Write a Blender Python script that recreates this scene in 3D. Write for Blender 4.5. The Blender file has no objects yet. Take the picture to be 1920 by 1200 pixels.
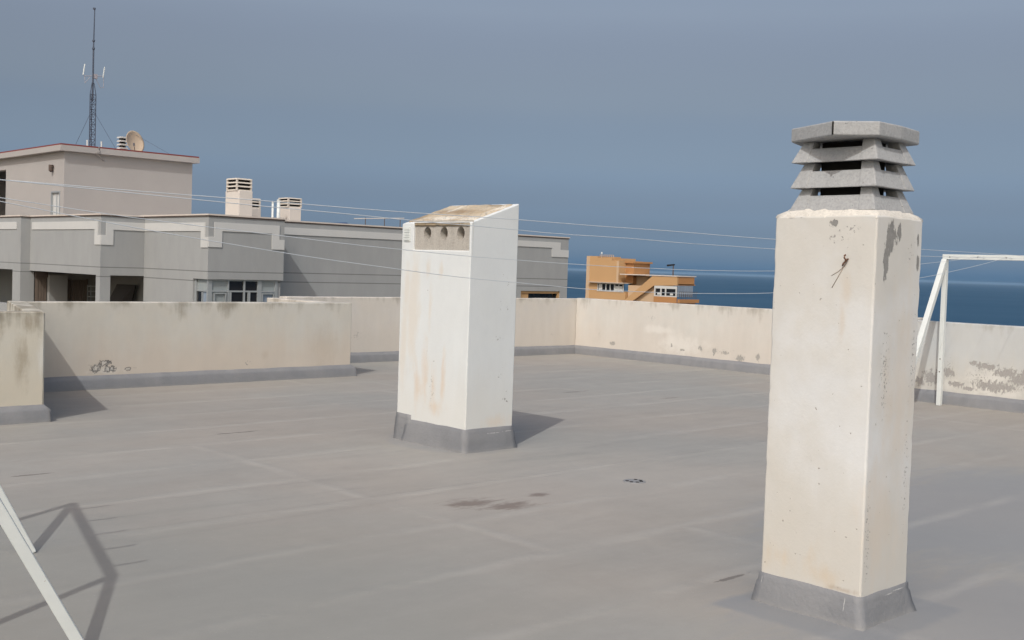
import bpy, bmesh, math, random
from mathutils import Vector, Matrix, noise
R = math.radians
S = bpy.context.scene
COL = S.collection
random.seed(7)

# ------------------------------------------------------------------ camera
HC = 1.65
cd = bpy.data.cameras.new('camera')
cam = bpy.data.objects.new('camera', cd); COL.objects.link(cam)
yaw, pitch, roll = R(46.7557), R(2.1821), R(-1.8757)
fw = Vector((math.cos(yaw)*math.cos(pitch), math.sin(yaw)*math.cos(pitch), -math.sin(pitch)))
rt = Vector((math.sin(yaw), -math.cos(yaw), 0)); dn = fw.cross(rt)
c_, s_ = math.cos(roll), math.sin(roll)
r2 = c_*rt + s_*dn; d2 = c_*dn - s_*rt
m = Matrix((r2, -d2, -fw)).transposed().to_4x4(); m.translation = (0, 0, HC)
cam.matrix_world = m
cd.sensor_width = 36; cd.sensor_fit = 'HORIZONTAL'
cd.lens = 2100/1920*36
cd.shift_x = 0.0
cd.shift_y = (581.1-600)/1920
cd.clip_start = 0.05; cd.clip_end = 200000
S.camera = cam
S.render.resolution_x = 1024; S.render.resolution_y = 640

# ------------------------------------------------------------------ sun, sky, exposure
AZ, EL = R(30.5), R(46.5)                       # where the light travels to, and the sun's height
sd = bpy.data.lights.new('sun', 'SUN'); sd.energy = 2.0; sd.angle = R(0.6); sd.color = (0.98, 0.985, 0.95)
sun = bpy.data.objects.new('sun', sd); COL.objects.link(sun)
tosun = Vector((-math.cos(AZ)*math.cos(EL), -math.sin(AZ)*math.cos(EL), math.sin(EL)))
sun.rotation_euler = tosun.to_track_quat('Z', 'Y').to_euler()
sun.location = tosun*60
W = bpy.data.worlds.new('World'); S.world = W; W.use_nodes = True
wt = W.node_tree; wt.nodes.clear()
wo = wt.nodes.new('ShaderNodeOutputWorld'); wb = wt.nodes.new('ShaderNodeBackground')
sk = wt.nodes.new('ShaderNodeTexSky'); sk.sky_type = 'NISHITA'; sk.sun_disc = False
sk.sun_elevation = EL; sk.sun_rotation = math.atan2(tosun.x, tosun.y)
sk.altitude = 30; sk.air_density = 1.2; sk.dust_density = 3.0; sk.ozone_density = 1.5
# a dull band of sea haze low in the sky: the sky colour itself, by height above the horizon
tc = wt.nodes.new('ShaderNodeTexCoord'); sx = wt.nodes.new('ShaderNodeSeparateXYZ')
wt.links.new(tc.outputs['Generated'], sx.inputs[0])
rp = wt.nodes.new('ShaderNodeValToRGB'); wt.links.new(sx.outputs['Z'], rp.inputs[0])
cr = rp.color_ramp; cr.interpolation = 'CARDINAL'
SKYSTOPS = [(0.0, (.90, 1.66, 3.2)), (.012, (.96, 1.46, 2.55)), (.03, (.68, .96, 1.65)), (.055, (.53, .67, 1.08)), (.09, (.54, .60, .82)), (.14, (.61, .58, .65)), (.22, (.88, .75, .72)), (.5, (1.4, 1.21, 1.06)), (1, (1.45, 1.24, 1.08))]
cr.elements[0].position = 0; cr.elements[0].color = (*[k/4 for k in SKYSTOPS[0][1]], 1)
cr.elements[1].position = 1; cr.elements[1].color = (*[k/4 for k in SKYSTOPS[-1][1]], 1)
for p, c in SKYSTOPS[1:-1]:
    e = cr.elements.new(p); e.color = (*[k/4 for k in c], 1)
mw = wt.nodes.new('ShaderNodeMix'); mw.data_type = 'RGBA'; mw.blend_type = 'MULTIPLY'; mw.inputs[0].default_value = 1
# ... and the sun's-side half of the sky, brightened out of view as extra fill
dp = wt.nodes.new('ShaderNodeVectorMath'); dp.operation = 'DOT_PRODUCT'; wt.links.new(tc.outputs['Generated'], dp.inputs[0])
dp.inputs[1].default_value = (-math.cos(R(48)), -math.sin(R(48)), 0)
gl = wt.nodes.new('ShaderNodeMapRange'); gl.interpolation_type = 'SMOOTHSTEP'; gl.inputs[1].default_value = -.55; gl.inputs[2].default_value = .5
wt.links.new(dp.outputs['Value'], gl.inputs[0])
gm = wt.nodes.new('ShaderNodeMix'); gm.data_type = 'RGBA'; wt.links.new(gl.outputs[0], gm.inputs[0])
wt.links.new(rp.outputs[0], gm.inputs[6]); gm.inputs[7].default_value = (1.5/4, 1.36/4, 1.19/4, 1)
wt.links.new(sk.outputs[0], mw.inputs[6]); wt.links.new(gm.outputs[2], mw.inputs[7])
# soft uneven veil of cloud
wn = wt.nodes.new('ShaderNodeTexNoise'); wn.inputs['Scale'].default_value = 3.0; wn.inputs['Detail'].default_value = 4
wm = wt.nodes.new('ShaderNodeMapping'); wm.inputs['Scale'].default_value = (1, 1, 3.2)
wt.links.new(tc.outputs['Generated'], wm.inputs[0]); wt.links.new(wm.outputs[0], wn.inputs[0])
wr = wt.nodes.new('ShaderNodeMapRange'); wr.inputs[1].default_value = .3; wr.inputs[2].default_value = .7; wr.inputs[3].default_value = .98*4; wr.inputs[4].default_value = 1.02*4
wt.links.new(wn.outputs[0], wr.inputs[0])
mv = wt.nodes.new('ShaderNodeVectorMath'); mv.operation = 'SCALE'
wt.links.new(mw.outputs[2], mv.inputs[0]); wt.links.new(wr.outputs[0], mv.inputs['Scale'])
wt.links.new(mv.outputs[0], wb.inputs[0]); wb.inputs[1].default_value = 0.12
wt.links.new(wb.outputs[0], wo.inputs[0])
S.view_settings.view_transform = 'Standard'; S.view_settings.look = 'None'
S.view_settings.exposure = 0.0; S.view_settings.gamma = 1.0
S.cycles.max_bounces = 8

# ------------------------------------------------------------------ node helpers
class N:
    def __init__(s, name, rough=.85, spec=.3):
        s.m = bpy.data.materials.new(name); s.m.use_nodes = True
        s.t = s.m.node_tree; s.b = s.t.nodes['Principled BSDF']
        s.b.inputs['Roughness'].default_value = rough
        s.b.inputs['Specular IOR Level'].default_value = spec
        s.P = s.new('ShaderNodeNewGeometry').outputs['Position']
    def new(s, k): return s.t.nodes.new(k)
    def put(s, sock, v):
        if isinstance(v, bpy.types.NodeSocket): s.t.links.new(v, sock)
        elif isinstance(v, (tuple, list)) and sock.type == 'RGBA': sock.default_value = (*v[:3], 1)
        else: sock.default_value = v
    def math(s, op, a, b=None, c=None, clamp=False):
        n = s.new('ShaderNodeMath'); n.operation = op; n.use_clamp = clamp
        s.put(n.inputs[0], a)
        if b is not None: s.put(n.inputs[1], b)
        if c is not None: s.put(n.inputs[2], c)
        return n.outputs[0]
    def vec(s, op, a, b=None):
        n = s.new('ShaderNodeVectorMath'); n.operation = op
        s.put(n.inputs[0], a)
        if b is not None: s.put(n.inputs[1], b)
        return n.outputs['Value'] if op in ('LENGTH', 'DOT_PRODUCT') else n.outputs[0]
    def noise(s, scale, detail=4, rough=.55, stretch=(1, 1, 1), off=(0, 0, 0), dist=0.0):
        v = s.vec('MULTIPLY', s.P, stretch)
        if any(off): v = s.vec('ADD', v, off)
        n = s.new('ShaderNodeTexNoise'); s.put(n.inputs['Vector'], v)
        n.inputs['Scale'].default_value = scale; n.inputs['Detail'].default_value = detail
        n.inputs['Roughness'].default_value = rough; n.inputs['Distortion'].default_value = dist
        return n.outputs[0]
    def step(s, v, a, b, lo=0., hi=1.):
        n = s.new('ShaderNodeMapRange'); n.interpolation_type = 'SMOOTHSTEP'
        s.put(n.inputs[0], v); s.put(n.inputs[1], a); s.put(n.inputs[2], b)
        n.inputs[3].default_value = lo; n.inputs[4].default_value = hi
        return n.outputs[0]
    def mix(s, f, a, b, mode='MIX'):
        n = s.new('ShaderNodeMix'); n.data_type = 'RGBA'; n.blend_type = mode
        s.put(n.inputs[0], f); s.put(n.inputs[6], a); s.put(n.inputs[7], b)
        return n.outputs[2]
    def scale(s, col, f):
        n = s.new('ShaderNodeVectorMath'); n.operation = 'SCALE'
        s.put(n.inputs[0], col); s.put(n.inputs['Scale'], f); return n.outputs[0]
    def xyz(s):
        n = s.new('ShaderNodeSeparateXYZ'); s.put(n.inputs[0], s.P); return n.outputs
    def blobs(s, lst):
        """1 at a blob's heart, 0 at its rim, negative outside"""
        d = None
        for c, r in lst:
            v = s.vec('SUBTRACT', s.P, c)
            v = s.vec('MULTIPLY', v, tuple(1/a for a in r))
            l = s.vec('LENGTH', v)
            d = l if d is None else s.math('MINIMUM', d, l)
        return s.math('SUBTRACT', 1.0, d)
    def bump(s, h, dist, strength=1., prev=None):
        n = s.new('ShaderNodeBump'); n.inputs['Distance'].default_value = dist; n.inputs['Strength'].default_value = strength
        s.put(n.inputs['Height'], h)
        if prev is not None: s.put(n.inputs['Normal'], prev)
        return n.outputs[0]
    def done(s, col, nrm=None):
        s.put(s.b.inputs['Base Color'], col)
        if nrm is not None: s.put(s.b.inputs['Normal'], nrm)
        return s.m

B = 50.0     # "any distance" radius
def ex(y_or_x, lst, axis):
    """2-D patches (u, z, ru, rz) on a wall facing X or Y -> 3-D blobs"""
    out = []
    for u, z, ru, rz in lst:
        out.append(((y_or_x, u, z), (.12, ru, rz)) if axis == 'X' else ((u, y_or_x, z), (ru, .12, rz)))
    return out

def plaster(name, base, warm, ztop=None, gshift=0., spk=48., ring=False, ragz=.62, peels=(), specks=(), streaks=(), whites=(), seed=0., grime=.55, rawcol=(.25, .245, .235), mott=.12, pit=0., low=None, rough=.88):
    n = N(name, rough, .25)
    big = n.noise(.9, 3, off=(seed, 3*seed, 0)); med = n.noise(5, 5, .6, off=(seed, 0, seed)); fine = n.noise(60, 4, .65)
    run = n.noise(4.2, 4, .6, (1, 1, .13), (seed*2, seed, 0))
    col = n.mix(n.step(n.math('ADD', n.math('MULTIPLY', big, .6), n.math('MULTIPLY', med, .4)), .34, .64), base, warm)
    blot = n.noise(2.6, 6, .68, (1, 1, .8), (seed, 9, 1), .4); scuff = n.noise(11, 6, .7, (1, 1, .5), (3, seed, 1))
    col = n.scale(col, n.math('ADD', n.math('ADD', n.math('MULTIPLY', blot, .13), n.math('MULTIPLY', scuff, .08)), .895))
    z = n.xyz()[2]
    if low is not None:                                    # base tone above, mixed towards the low tone further down
        f = n.math('ADD', z, n.math('MULTIPLY', n.math('SUBTRACT', run, .5), .7))
        col = n.mix(n.step(f, .25, .85, .75, 0.), col, low)
    col = n.scale(col, n.math('ADD', n.math('MULTIPLY', n.math('ADD', med, run), mott), 1-mott))
    for lst, c, a in streaks:
        k = n.math('ADD', n.blobs(lst), n.math('MULTIPLY', n.math('SUBTRACT', run, .5), 1.9))
        k = n.math('ADD', k, n.math('MULTIPLY', n.math('SUBTRACT', n.noise(14, 5, .7, (1, 1, .35), (seed, 4, 2)), .5), 1.5))
        col = n.mix(n.math('MULTIPLY', n.step(k, .05, 1.0), a), col, c)
    if whites:
        k = n.math('ADD', n.blobs(whites), n.math('MULTIPLY', n.math('SUBTRACT', med, .5), 2.2))
        col = n.mix(n.step(k, .0, .9, 0, .55), col, (.70, .68, .64))
    if ztop is not None:
        k = n.math('ADD', n.math('MULTIPLY', n.math('SUBTRACT', z, ztop-.2), 5.0), n.math('MULTIPLY', n.math('SUBTRACT', run, .62), 5.))
        k = n.math('ADD', k, n.math('MULTIPLY', n.math('SUBTRACT', med, .5), 2.0))
        k = n.math('ADD', k, gshift)
        col = n.mix(n.step(k, .12, 1.5, 0, grime), col, (.19, .165, .125))
    h = n.math('ADD', n.math('MULTIPLY', fine, .32), n.math('ADD', med, n.math('MULTIPLY', scuff, .5)))
    rag = n.math('SUBTRACT', n.noise(26, 6, .76, (1, 1, ragz), (seed, seed, 1)), .5)
    if peels:
        k = n.math('ADD', n.blobs(peels), n.math('MULTIPLY', rag, 3.4))
        msk = n.step(k, .36, .42)
        if ring:
            hole = n.step(k, .62, .72)
            col = n.mix(n.math('MULTIPLY', hole, .6), col, (.55, .53, .49)); msk = n.math('MULTIPLY', msk, n.math('SUBTRACT', 1., hole))
        raw = n.scale(rawcol, n.math('ADD', n.math('MULTIPLY', fine, .6), .7))
        col = n.mix(msk, col, raw); h = n.math('SUBTRACT', h, n.math('MULTIPLY', msk, .9))
    if specks:
        rs = n.math('SUBTRACT', n.noise(spk, 3, .6, off=(seed, 2, 1)), .5)
        k = n.math('ADD', n.math('MULTIPLY', n.blobs(specks), .205), rs)
        msk = n.step(k, .258, .28)
        col = n.mix(n.math('MULTIPLY', msk, .8), col, (.26, .25, .24)); h = n.math('SUBTRACT', h, n.math('MULTIPLY', msk, .6))
    if pit:
        rs = n.noise(38, 2, .5, off=(seed+5, 2, 1)); msk = n.step(rs, .735-pit, .75-pit)
        col = n.mix(n.math('MULTIPLY', msk, .75), col, (.28, .255, .23)); h = n.math('SUBTRACT', h, n.math('MULTIPLY', msk, .5))
    return n.done(col, n.bump(h, .004, .7))

def simple(name, col, rough=.7, var=.12, scale=8., bump=.002, metal=0., spec=.4, stretch=(1, 1, 1)):
    n = N(name, rough, spec); n.b.inputs['Metallic'].default_value = metal
    a = n.noise(scale, 5, .6, stretch)
    c = n.scale(col, n.math('ADD', n.math('MULTIPLY', a, 2*var), 1-var))
    return n.done(c, n.bump(n.noise(scale*6, 3), bump, .7) if bump else None)

# ------------------------------------------------------------------ object helpers
def tag(o, label=None, cat=None, group=None, kind=None):
    if label: o['label'] = label
    if cat: o['category'] = cat
    if group: o['group'] = group
    if kind: o['kind'] = kind
    return o
def thing(name, label, cat, loc, group=None):
    o = bpy.data.objects.new(name, None); o.empty_display_size = .2; COL.objects.link(o); o.location = loc
    return tag(o, label, cat, group)
def root_loc(p):
    v = Vector((0, 0, 0))
    while p is not None: v += p.location; p = p.parent
    return v
def obj(name, bm, mat, parent=None, smooth=False, bevel=0., seg=2, loc=(0, 0, 0)):
    """link a bmesh (in world coordinates) as one mesh object"""
    bmesh.ops.recalc_face_normals(bm, faces=bm.faces)
    off = root_loc(parent) + Vector(loc)
    bmesh.ops.translate(bm, verts=bm.verts, vec=-off)
    me = bpy.data.meshes.new(name); bm.to_mesh(me); bm.free()
    if smooth:
        for p in me.polygons: p.use_smooth = True
    o = bpy.data.objects.new(name, me); COL.objects.link(o)
    mats = mat if isinstance(mat, (list, tuple)) else [mat]
    for k in mats: me.materials.append(k)
    o.location = loc
    if parent is not None: o.parent = parent
    if bevel:
        md = o.modifiers.new('bevel', 'BEVEL'); md.width = bevel; md.segments = seg; md.limit_method = 'ANGLE'; md.angle_limit = R(40)
        md.harden_normals = smooth
    return o
def pieces(name, bm, *a, **k):
    """every loose piece of a bmesh becomes an object of its own"""
    left = set(bm.verts); out = []
    while left:
        st = [left.pop()]; comp = set(st)
        while st:
            v = st.pop()
            for e in v.link_edges:
                w = e.other_vert(v)
                if w not in comp: comp.add(w); st.append(w)
        left -= comp
        b = bmesh.new(); mp = {v: b.verts.new(v.co) for v in comp}
        for f in bm.faces:
            if f.verts[0] in comp: b.faces.new([mp[v] for v in f.verts])
        out.append(obj(name, b, *a, **k))
    bm.free(); return out
def NB(): return bmesh.new()
def box(bm, x0, x1, y0, y1, z0, z1):
    v = [bm.verts.new(p) for p in ((x0, y0, z0), (x1, y0, z0), (x1, y1, z0), (x0, y1, z0), (x0, y0, z1), (x1, y0, z1), (x1, y1, z1), (x0, y1, z1))]
    for f in ((0, 3, 2, 1), (4, 5, 6, 7), (0, 1, 5, 4), (1, 2, 6, 5), (2, 3, 7, 6), (3, 0, 4, 7)): bm.faces.new([v[i] for i in f])
    return bm
def loft(bm, loops, cap0=True, cap1=True, closed=True):
    """closed outlines joined one above the other"""
    L = [[bm.verts.new(p) for p in lp] for lp in loops]
    k = len(L[0])
    for a, b in zip(L, L[1:]):
        for i in range(k if closed else k-1):
            j = (i+1) % k; bm.faces.new((a[i], a[j], b[j], b[i]))
    if cap0: bm.faces.new(list(reversed(L[0])))
    if cap1: bm.faces.new(L[-1])
    return bm
def prism(bm, poly, z0, z1): return loft(bm, [[(x, y, z0) for x, y in poly], [(x, y, z1) for x, y in poly]])
def tube(bm, a, b, r, n=8, r2=None):
    a, b = Vector(a), Vector(b); d = (b-a).normalized()
    u = d.orthogonal().normalized(); w = d.cross(u); r2 = r if r2 is None else r2
    ring = lambda p, q: [p+(u*math.cos(2*math.pi*i/n)+w*math.sin(2*math.pi*i/n))*q for i in range(n)]
    return loft(bm, [ring(a, r), ring(b, r2)])
def bar(bm, a, b, w, t, up=(0, 0, 1)):
    """rectangular bar, w wide along `side`, t thick"""
    a, b = Vector(a), Vector(b); d = (b-a).normalized(); s = d.cross(Vector(up))
    if s.length < 1e-4: s = Vector((1, 0, 0))
    s.normalize(); q = s.cross(d)
    f = lambda p: [p+s*i*w/2+q*j*t/2 for i, j in ((-1, -1), (1, -1), (1, 1), (-1, 1))]
    return loft(bm, [f(a), f(b)])
def polytube(bm, pts, r, n=6):
    P = [Vector(p) for p in pts]; loops = []
    for i, p in enumerate(P):
        d = (P[min(i+1, len(P)-1)]-P[max(i-1, 0)]).normalized()
        u = d.cross(Vector((0, 0, 1))); u = u.normalized() if u.length > 1e-4 else Vector((1, 0, 0)); w = u.cross(d)
        loops.append([p+(u*math.cos(2*math.pi*k/n)+w*math.sin(2*math.pi*k/n))*r for k in range(n)])
    return loft(bm, loops)
def gridpoly(bm, corners, z0, z1, step=.09, amp=.003, topz=None, seed=0.):
    """upright prism on a quad plan, cut into small faces with a hand-trowelled waviness"""
    c = [Vector((x, y, 0)) for x, y in corners]
    tz = topz or (lambda x, y: z1)
    def face(p, nu, nv):
        V = [[bm.verts.new(p(i/nu, j/nv)) for j in range(nv+1)] for i in range(nu+1)]
        for i in range(nu):
            for j in range(nv): bm.faces.new((V[i][j], V[i+1][j], V[i+1][j+1], V[i][j+1]))
    nz = max(1, round((z1-z0)/step)); k = len(c)
    ns = [max(1, round((c[(i+1) % k]-c[i]).length/step)) for i in range(k)]
    if k == 4: ns[2] = ns[0]; ns[3] = ns[1]
    for i in range(k):
        a, b = c[i], c[(i+1) % k]
        def p(u, v, a=a, b=b):
            q = a.lerp(b, u); q.z = z0+(tz(q.x, q.y)-z0)*v; return q
        face(p, ns[i], nz)
    def top(u, v):
        q = c[0].lerp(c[1], u).lerp(c[3].lerp(c[2], u), v); q.z = tz(q.x, q.y); return q
    face(top, ns[0], ns[1])
    bmesh.ops.remove_doubles(bm, verts=bm.verts, dist=.0008)
    for v in bm.verts:
        v.co += (noise.noise_vector(v.co*2.3+Vector((seed, seed, 0)))*.55+noise.noise_vector(v.co*11)*.45)*amp*.7
    return bm
def rect(x0, x1, y0, y1): return [(x0, y0), (x1, y0), (x1, y1), (x0, y1)]
def skirt_loop(bm, x0, x1, y0, y1, prof, step=.08, amp=.003):
    """flashing round a rectangular shaft: profile of (offset, z), top to bottom"""
    loops = []
    for o, z in prof:
        c = [Vector((x0-o, y0-o, z)), Vector((x1+o, y0-o, z)), Vector((x1+o, y1+o, z)), Vector((x0-o, y1+o, z))]
        lp = []
        for a, b, l in zip(c, c[1:]+c[:1], (x1-x0, y1-y0, x1-x0, y1-y0)):
            k = max(2, round(l/step)); lp += [a.lerp(b, i/k) for i in range(k)]
        loops.append(lp)
    loft(bm, loops, False, False)
    for v in bm.verts:
        f = noise.noise_vector(v.co*5); g = 3.0 if v.co.z < .01 else 1.0; v.co += Vector((f.x*amp*g, f.y*amp*g, f.z*amp*1.6 if v.co.z > .05 else 0))
    return bm
def skirt_line(bm, a, b, nrm, prof, e0=0., e1=0., step=.12, amp=.004):
    """flashing along a straight wall foot; e0/e1 lengthen (or mitre) the foot at its ends"""
    a, b, nrm = Vector((*a, 0)), Vector((*b, 0)), Vector((*nrm, 0)); d = (b-a).normalized(); k = max(2, round((b-a).length/step))
    V = []
    for o, z in prof:
        a2, b2 = a-d*e0*o, b+d*e1*o
        row = []
        for i in range(k+1):
            q = a2.lerp(b2, i/k)+nrm*o; q.z = z
            f = noise.noise_vector(q*3.1); q.z += f.z*amp*(1.6 if z > .05 else 0); q += nrm*f.x*amp*(2.5 if z < .01 else 1)
            row.append(bm.verts.new(q))
        V.append(row)
    for r0, r1 in zip(V, V[1:]):
        for i in range(k): bm.faces.new((r0[i], r0[i+1], r1[i+1], r1[i]))
    return bm
FLASH = [(.000, .168), (.005, .166), (.044, .128), (.052, .112), (.062, .006), (.064, -.004)]

# ------------------------------------------------------------------ materials
CREAM = (.66, .62, .56); CREAMW = (.62, .545, .455); PEACH = (.63, .535, .44)
def floor_material():
    n = N('grey_membrane', .72, .3)
    X, Y, Z = n.xyz()
    wob = n.math('ADD', n.math('MULTIPLY', n.math('SUBTRACT', n.noise(.7, 2), .5), .12), n.math('MULTIPLY', n.math('SUBTRACT', n.noise(3.2, 4, .6), .5), .05))
    v = n.math('DIVIDE', n.math('ADD', n.math('SUBTRACT', Y, 4.5), wob), .9)
    row = n.math('FLOOR', v); fr = n.math('SUBTRACT', v, row)
    dy = n.math('MULTIPLY', n.math('MINIMUM', fr, n.math('SUBTRACT', 1., fr)), .9)
    wn = n.new('ShaderNodeTexWhiteNoise'); wn.noise_dimensions = '1D'; n.put(wn.inputs['W'], row)
    same = n.math('MULTIPLY', n.math('GREATER_THAN', row, -.5), n.math('LESS_THAN', row, 3.5))
    off = n.math('MULTIPLY', n.math('SUBTRACT', 1., same), n.math('MULTIPLY', wn.outputs['Value'], 7.))
    off = n.math('ADD', off, 4.66)
    u = n.math('DIVIDE', n.math('SUBTRACT', n.math('ADD', X, n.math('MULTIPLY', wob, 1.2)), off), 8.2)
    colu = n.math('FLOOR', u); fu = n.math('SUBTRACT', u, colu)
    dx = n.math('MULTIPLY', n.math('MINIMUM', fu, n.math('SUBTRACT', 1., fu)), 8.2)
    worn = n.step(n.noise(1.3, 6, .66, (.8, 1.2, 1), (3, 1, 0)), .36, .62)
    wide = n.math('ADD', n.math('MULTIPLY', n.noise(1.7, 3), .14), .025)
    seam = n.math('MAXIMUM', n.step(dy, .004, wide, 1, 0), n.step(dx, .004, wide, .9, 0))
    seam = n.math('MULTIPLY', seam, n.math('ADD', n.math('MULTIPLY', worn, .95), .08))
    wn2 = n.new('ShaderNodeTexWhiteNoise'); wn2.noise_dimensions = '2D'
    cb = n.new('ShaderNodeCombineXYZ'); n.put(cb.inputs[0], row); n.put(cb.inputs[1], colu); n.put(wn2.inputs['Vector'], cb.outputs[0])
    big = n.noise(.28, 3, .5, (1, 1, 1), (7, 2, 0)); smear = n.noise(1.6, 6, .62, (.4, 1.7, 1), (1, 5, 0), .8)
    smear2 = n.noise(6., 5, .6, (.35, 1.3, 1), (4, 5, 0), .6); fine = n.noise(90, 3, .6)
    col = n.mix(n.step(big, .35, .62), (.283, .278, .262), (.302, .280, .254))
    k = n.math('ADD', n.math('MULTIPLY', smear, .20), n.math('MULTIPLY', smear2, .10))
    k = n.math('ADD', k, n.math('MULTIPLY', n.math('SUBTRACT', n.noise(2.6, 6, .65, (1, 1, 1), (8, 1, 0)), .5), .22))
    k = n.math('ADD', k, n.math('MULTIPLY', n.math('SUBTRACT', n.noise(14, 5, .7, (1, 1, 1), (2, 1, 0)), .5), .10))
    k = n.math('ADD', n.math('ADD', k, n.math('MULTIPLY', wn2.outputs['Value'], .05)), .83)
    k = n.math('ADD', k, n.math('MULTIPLY', n.math('SUBTRACT', fine, .5), .1))
    col = n.scale(col, k)
    # paler dusty wash near the drain, bluish repaint round the shaft feet
    dust = n.math('ADD', n.blobs([((6.7, 5.9, 0), (2.2, 1.5, 9)), ((5.9, 6.9, 0), (1.6, 1.5, 9))]), n.math('MULTIPLY', n.math('SUBTRACT', smear, .5), 1.4))
    col = n.mix(n.step(dust, 0, .9, 0, .42), col, (.355, .325, .295))
    rep = n.math('ADD', n.blobs([((5.3, 2.5, 0), (1.3, 1.0, 9)), ((6.75, 7.9, 0), (.5, .62, 9)), ((8.2, 3.4, 0), (2.6, 1.5, 9))]), n.math('MULTIPLY', n.math('SUBTRACT', smear2, .5), 1.0))
    col = n.mix(n.step(rep, -.1, .5, 0, .75), col, (.238, .244, .252))
    col = n.mix(n.math('MULTIPLY', seam, .30), col, (.40, .385, .36))
    lw = n.math('ADD', n.blobs([((1.8, 5.0, 0), (3.2, 3.6, 9))]), n.math('MULTIPLY', n.math('SUBTRACT', smear, .5), 1.2))
    col = n.mix(n.step(lw, 0, .7, 0, .5), col, (.225, .224, .204))
    grit = n.step(n.noise(130, 2, .5, (1, 1, 1), (1, 1, 0)), .69, .74)
    col = n.mix(n.math('MULTIPLY', grit, .35), col, (.12, .11, .10))
    pale = n.step(n.noise(55, 2, .5, (1, 1, 1), (6, 1, 0)), .735, .76)
    col = n.mix(n.math('MULTIPLY', pale, .4), col, (.5, .48, .45))
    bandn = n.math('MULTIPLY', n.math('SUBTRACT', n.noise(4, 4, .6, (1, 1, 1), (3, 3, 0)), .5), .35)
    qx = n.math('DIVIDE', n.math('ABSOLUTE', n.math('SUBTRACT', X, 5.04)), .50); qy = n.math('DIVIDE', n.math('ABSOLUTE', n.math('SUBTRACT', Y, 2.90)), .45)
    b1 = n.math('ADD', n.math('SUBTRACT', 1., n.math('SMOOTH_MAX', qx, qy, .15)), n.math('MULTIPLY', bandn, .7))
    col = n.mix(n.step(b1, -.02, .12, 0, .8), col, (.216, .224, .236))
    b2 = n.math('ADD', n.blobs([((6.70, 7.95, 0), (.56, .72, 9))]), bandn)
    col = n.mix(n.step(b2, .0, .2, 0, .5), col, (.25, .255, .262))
    # the brown stain and its satellites, scuffs, short dark cuts
    rag = n.math('SUBTRACT', n.noise(7, 6, .75, (.55, 1.5, 1), (2, 9, 0), .5), .5)
    st = n.math('ADD', n.blobs([((5.30, 5.60, 0), (.30, .15, 9)), ((5.12, 5.80, 0), (.30, .18, 9)), ((5.73, 5.73, 0), (.10, .08, 9))]), n.math('MULTIPLY', rag, 2.8))
    col = n.mix(n.step(st, .0, .75, 0, .75), col, (.150, .118, .102))
    cut = n.math('ADD', n.blobs([((9.77, 10.55, 0), (.30, .05, 9)), ((10.95, 10.35, 0), (.42, .045, 9)), ((11.6, 9.25, 0), (.30, .045, 9)), ((5.35, 9.45, 0), (.32, .04, 9)), ((6.5, 8.0, 0), (.03, .03, 9)),
        ((5.05, 3.55, 0), (.26, .022, 9)), ((3.1, 8.4, 0), (.3, .03, 9))]), n.math('MULTIPLY', rag, 3.0))
    col = n.mix(n.step(cut, .35, .6, 0, .75), col, (.13, .115, .105))
    h = n.math('ADD', n.math('MULTIPLY', seam, 1.0), n.math('MULTIPLY', fine, .10))
    nb = n.bump(n.math('ADD', h, n.math('MULTIPLY', smear, .6)), .006, .8)
    pond = n.noise(.9, 3, .5, (1, 1, 1), (9, 9, 0))
    n.put(n.b.inputs['Roughness'], n.step(pond, .3, .7, .62, .82))
    return n.done(col, n.bump(pond, .03, .5, nb))
M = {}
M['floor'] = floor_material()
def flash_material():
    n = N('grey_flashing_paint', .6, .35)
    a = n.noise(3, 5, .6); b = n.noise(40, 4); run = n.noise(7, 4, .6, (1, 1, .3))
    col = n.mix(n.step(a, .3, .7), (.192, .198, .212), (.222, .225, .234))
    col = n.scale(col, n.math('ADD', n.math('MULTIPLY', run, .25), .87))
    z = n.xyz()[2]
    f = n.math('ADD', z, n.math('MULTIPLY', n.math('SUBTRACT', a, .5), .04))
    col = n.mix(n.step(f, .0, .03, .5, 0), col, (.255, .25, .245))      # foot blended towards the floor colour
    hair = n.math('ADD', n.blobs([((4.80, 2.735, .09), (.05, .0035, .055)), ((4.80, 3.20, .11), (.05, .003, .03)), ((5.17, 2.64, .125), (.10, .05, .004)), ((5.08, 2.64, .118), (.06, .05, .003)),
        ((6.78, 7.38, .155), (.12, .06, .004)), ((6.95, 7.38, .16), (.1, .06, .004))]), n.math('MULTIPLY', n.math('SUBTRACT', b, .5), 1.6))
    col = n.mix(n.step(hair, .3, .55, 0, .8), col, (.48, .48, .47))
    return n.done(col, n.bump(n.math('ADD', b, n.math('MULTIPLY', a, 2.)), .005, .8))
M['flash'] = flash_material()
M['wall_left'] = plaster('cream_render_left', (0.53, 0.52, 0.485), (0.525, 0.50, 0.445), 1.07, low=(0.545, 0.478, 0.408), gshift=.35, grime=.65, seed=1.3, ring=True,
    rawcol=(.15, .145, .14), peels=ex(13.37, [(5.64, .26, .09, .07), (5.75, .31, .10, .06), (5.82, .24, .11, .05), (6.05, .23, .06, .035)], 'Y'),
    specks=ex(13.37, [(7.72, .25, .16, .09), (6.1, .24, .2, .06), (5.75, .22, .2, .06)], 'Y'),
    whites=ex(13.37, [(5.8, .22, .25, .07)], 'Y'),
    streaks=[(ex(13.37, [(8.0, .35, .08, .1), (8.9, .45, .3, .5)], 'Y'), (.40, .33, .26), .3)])
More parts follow.
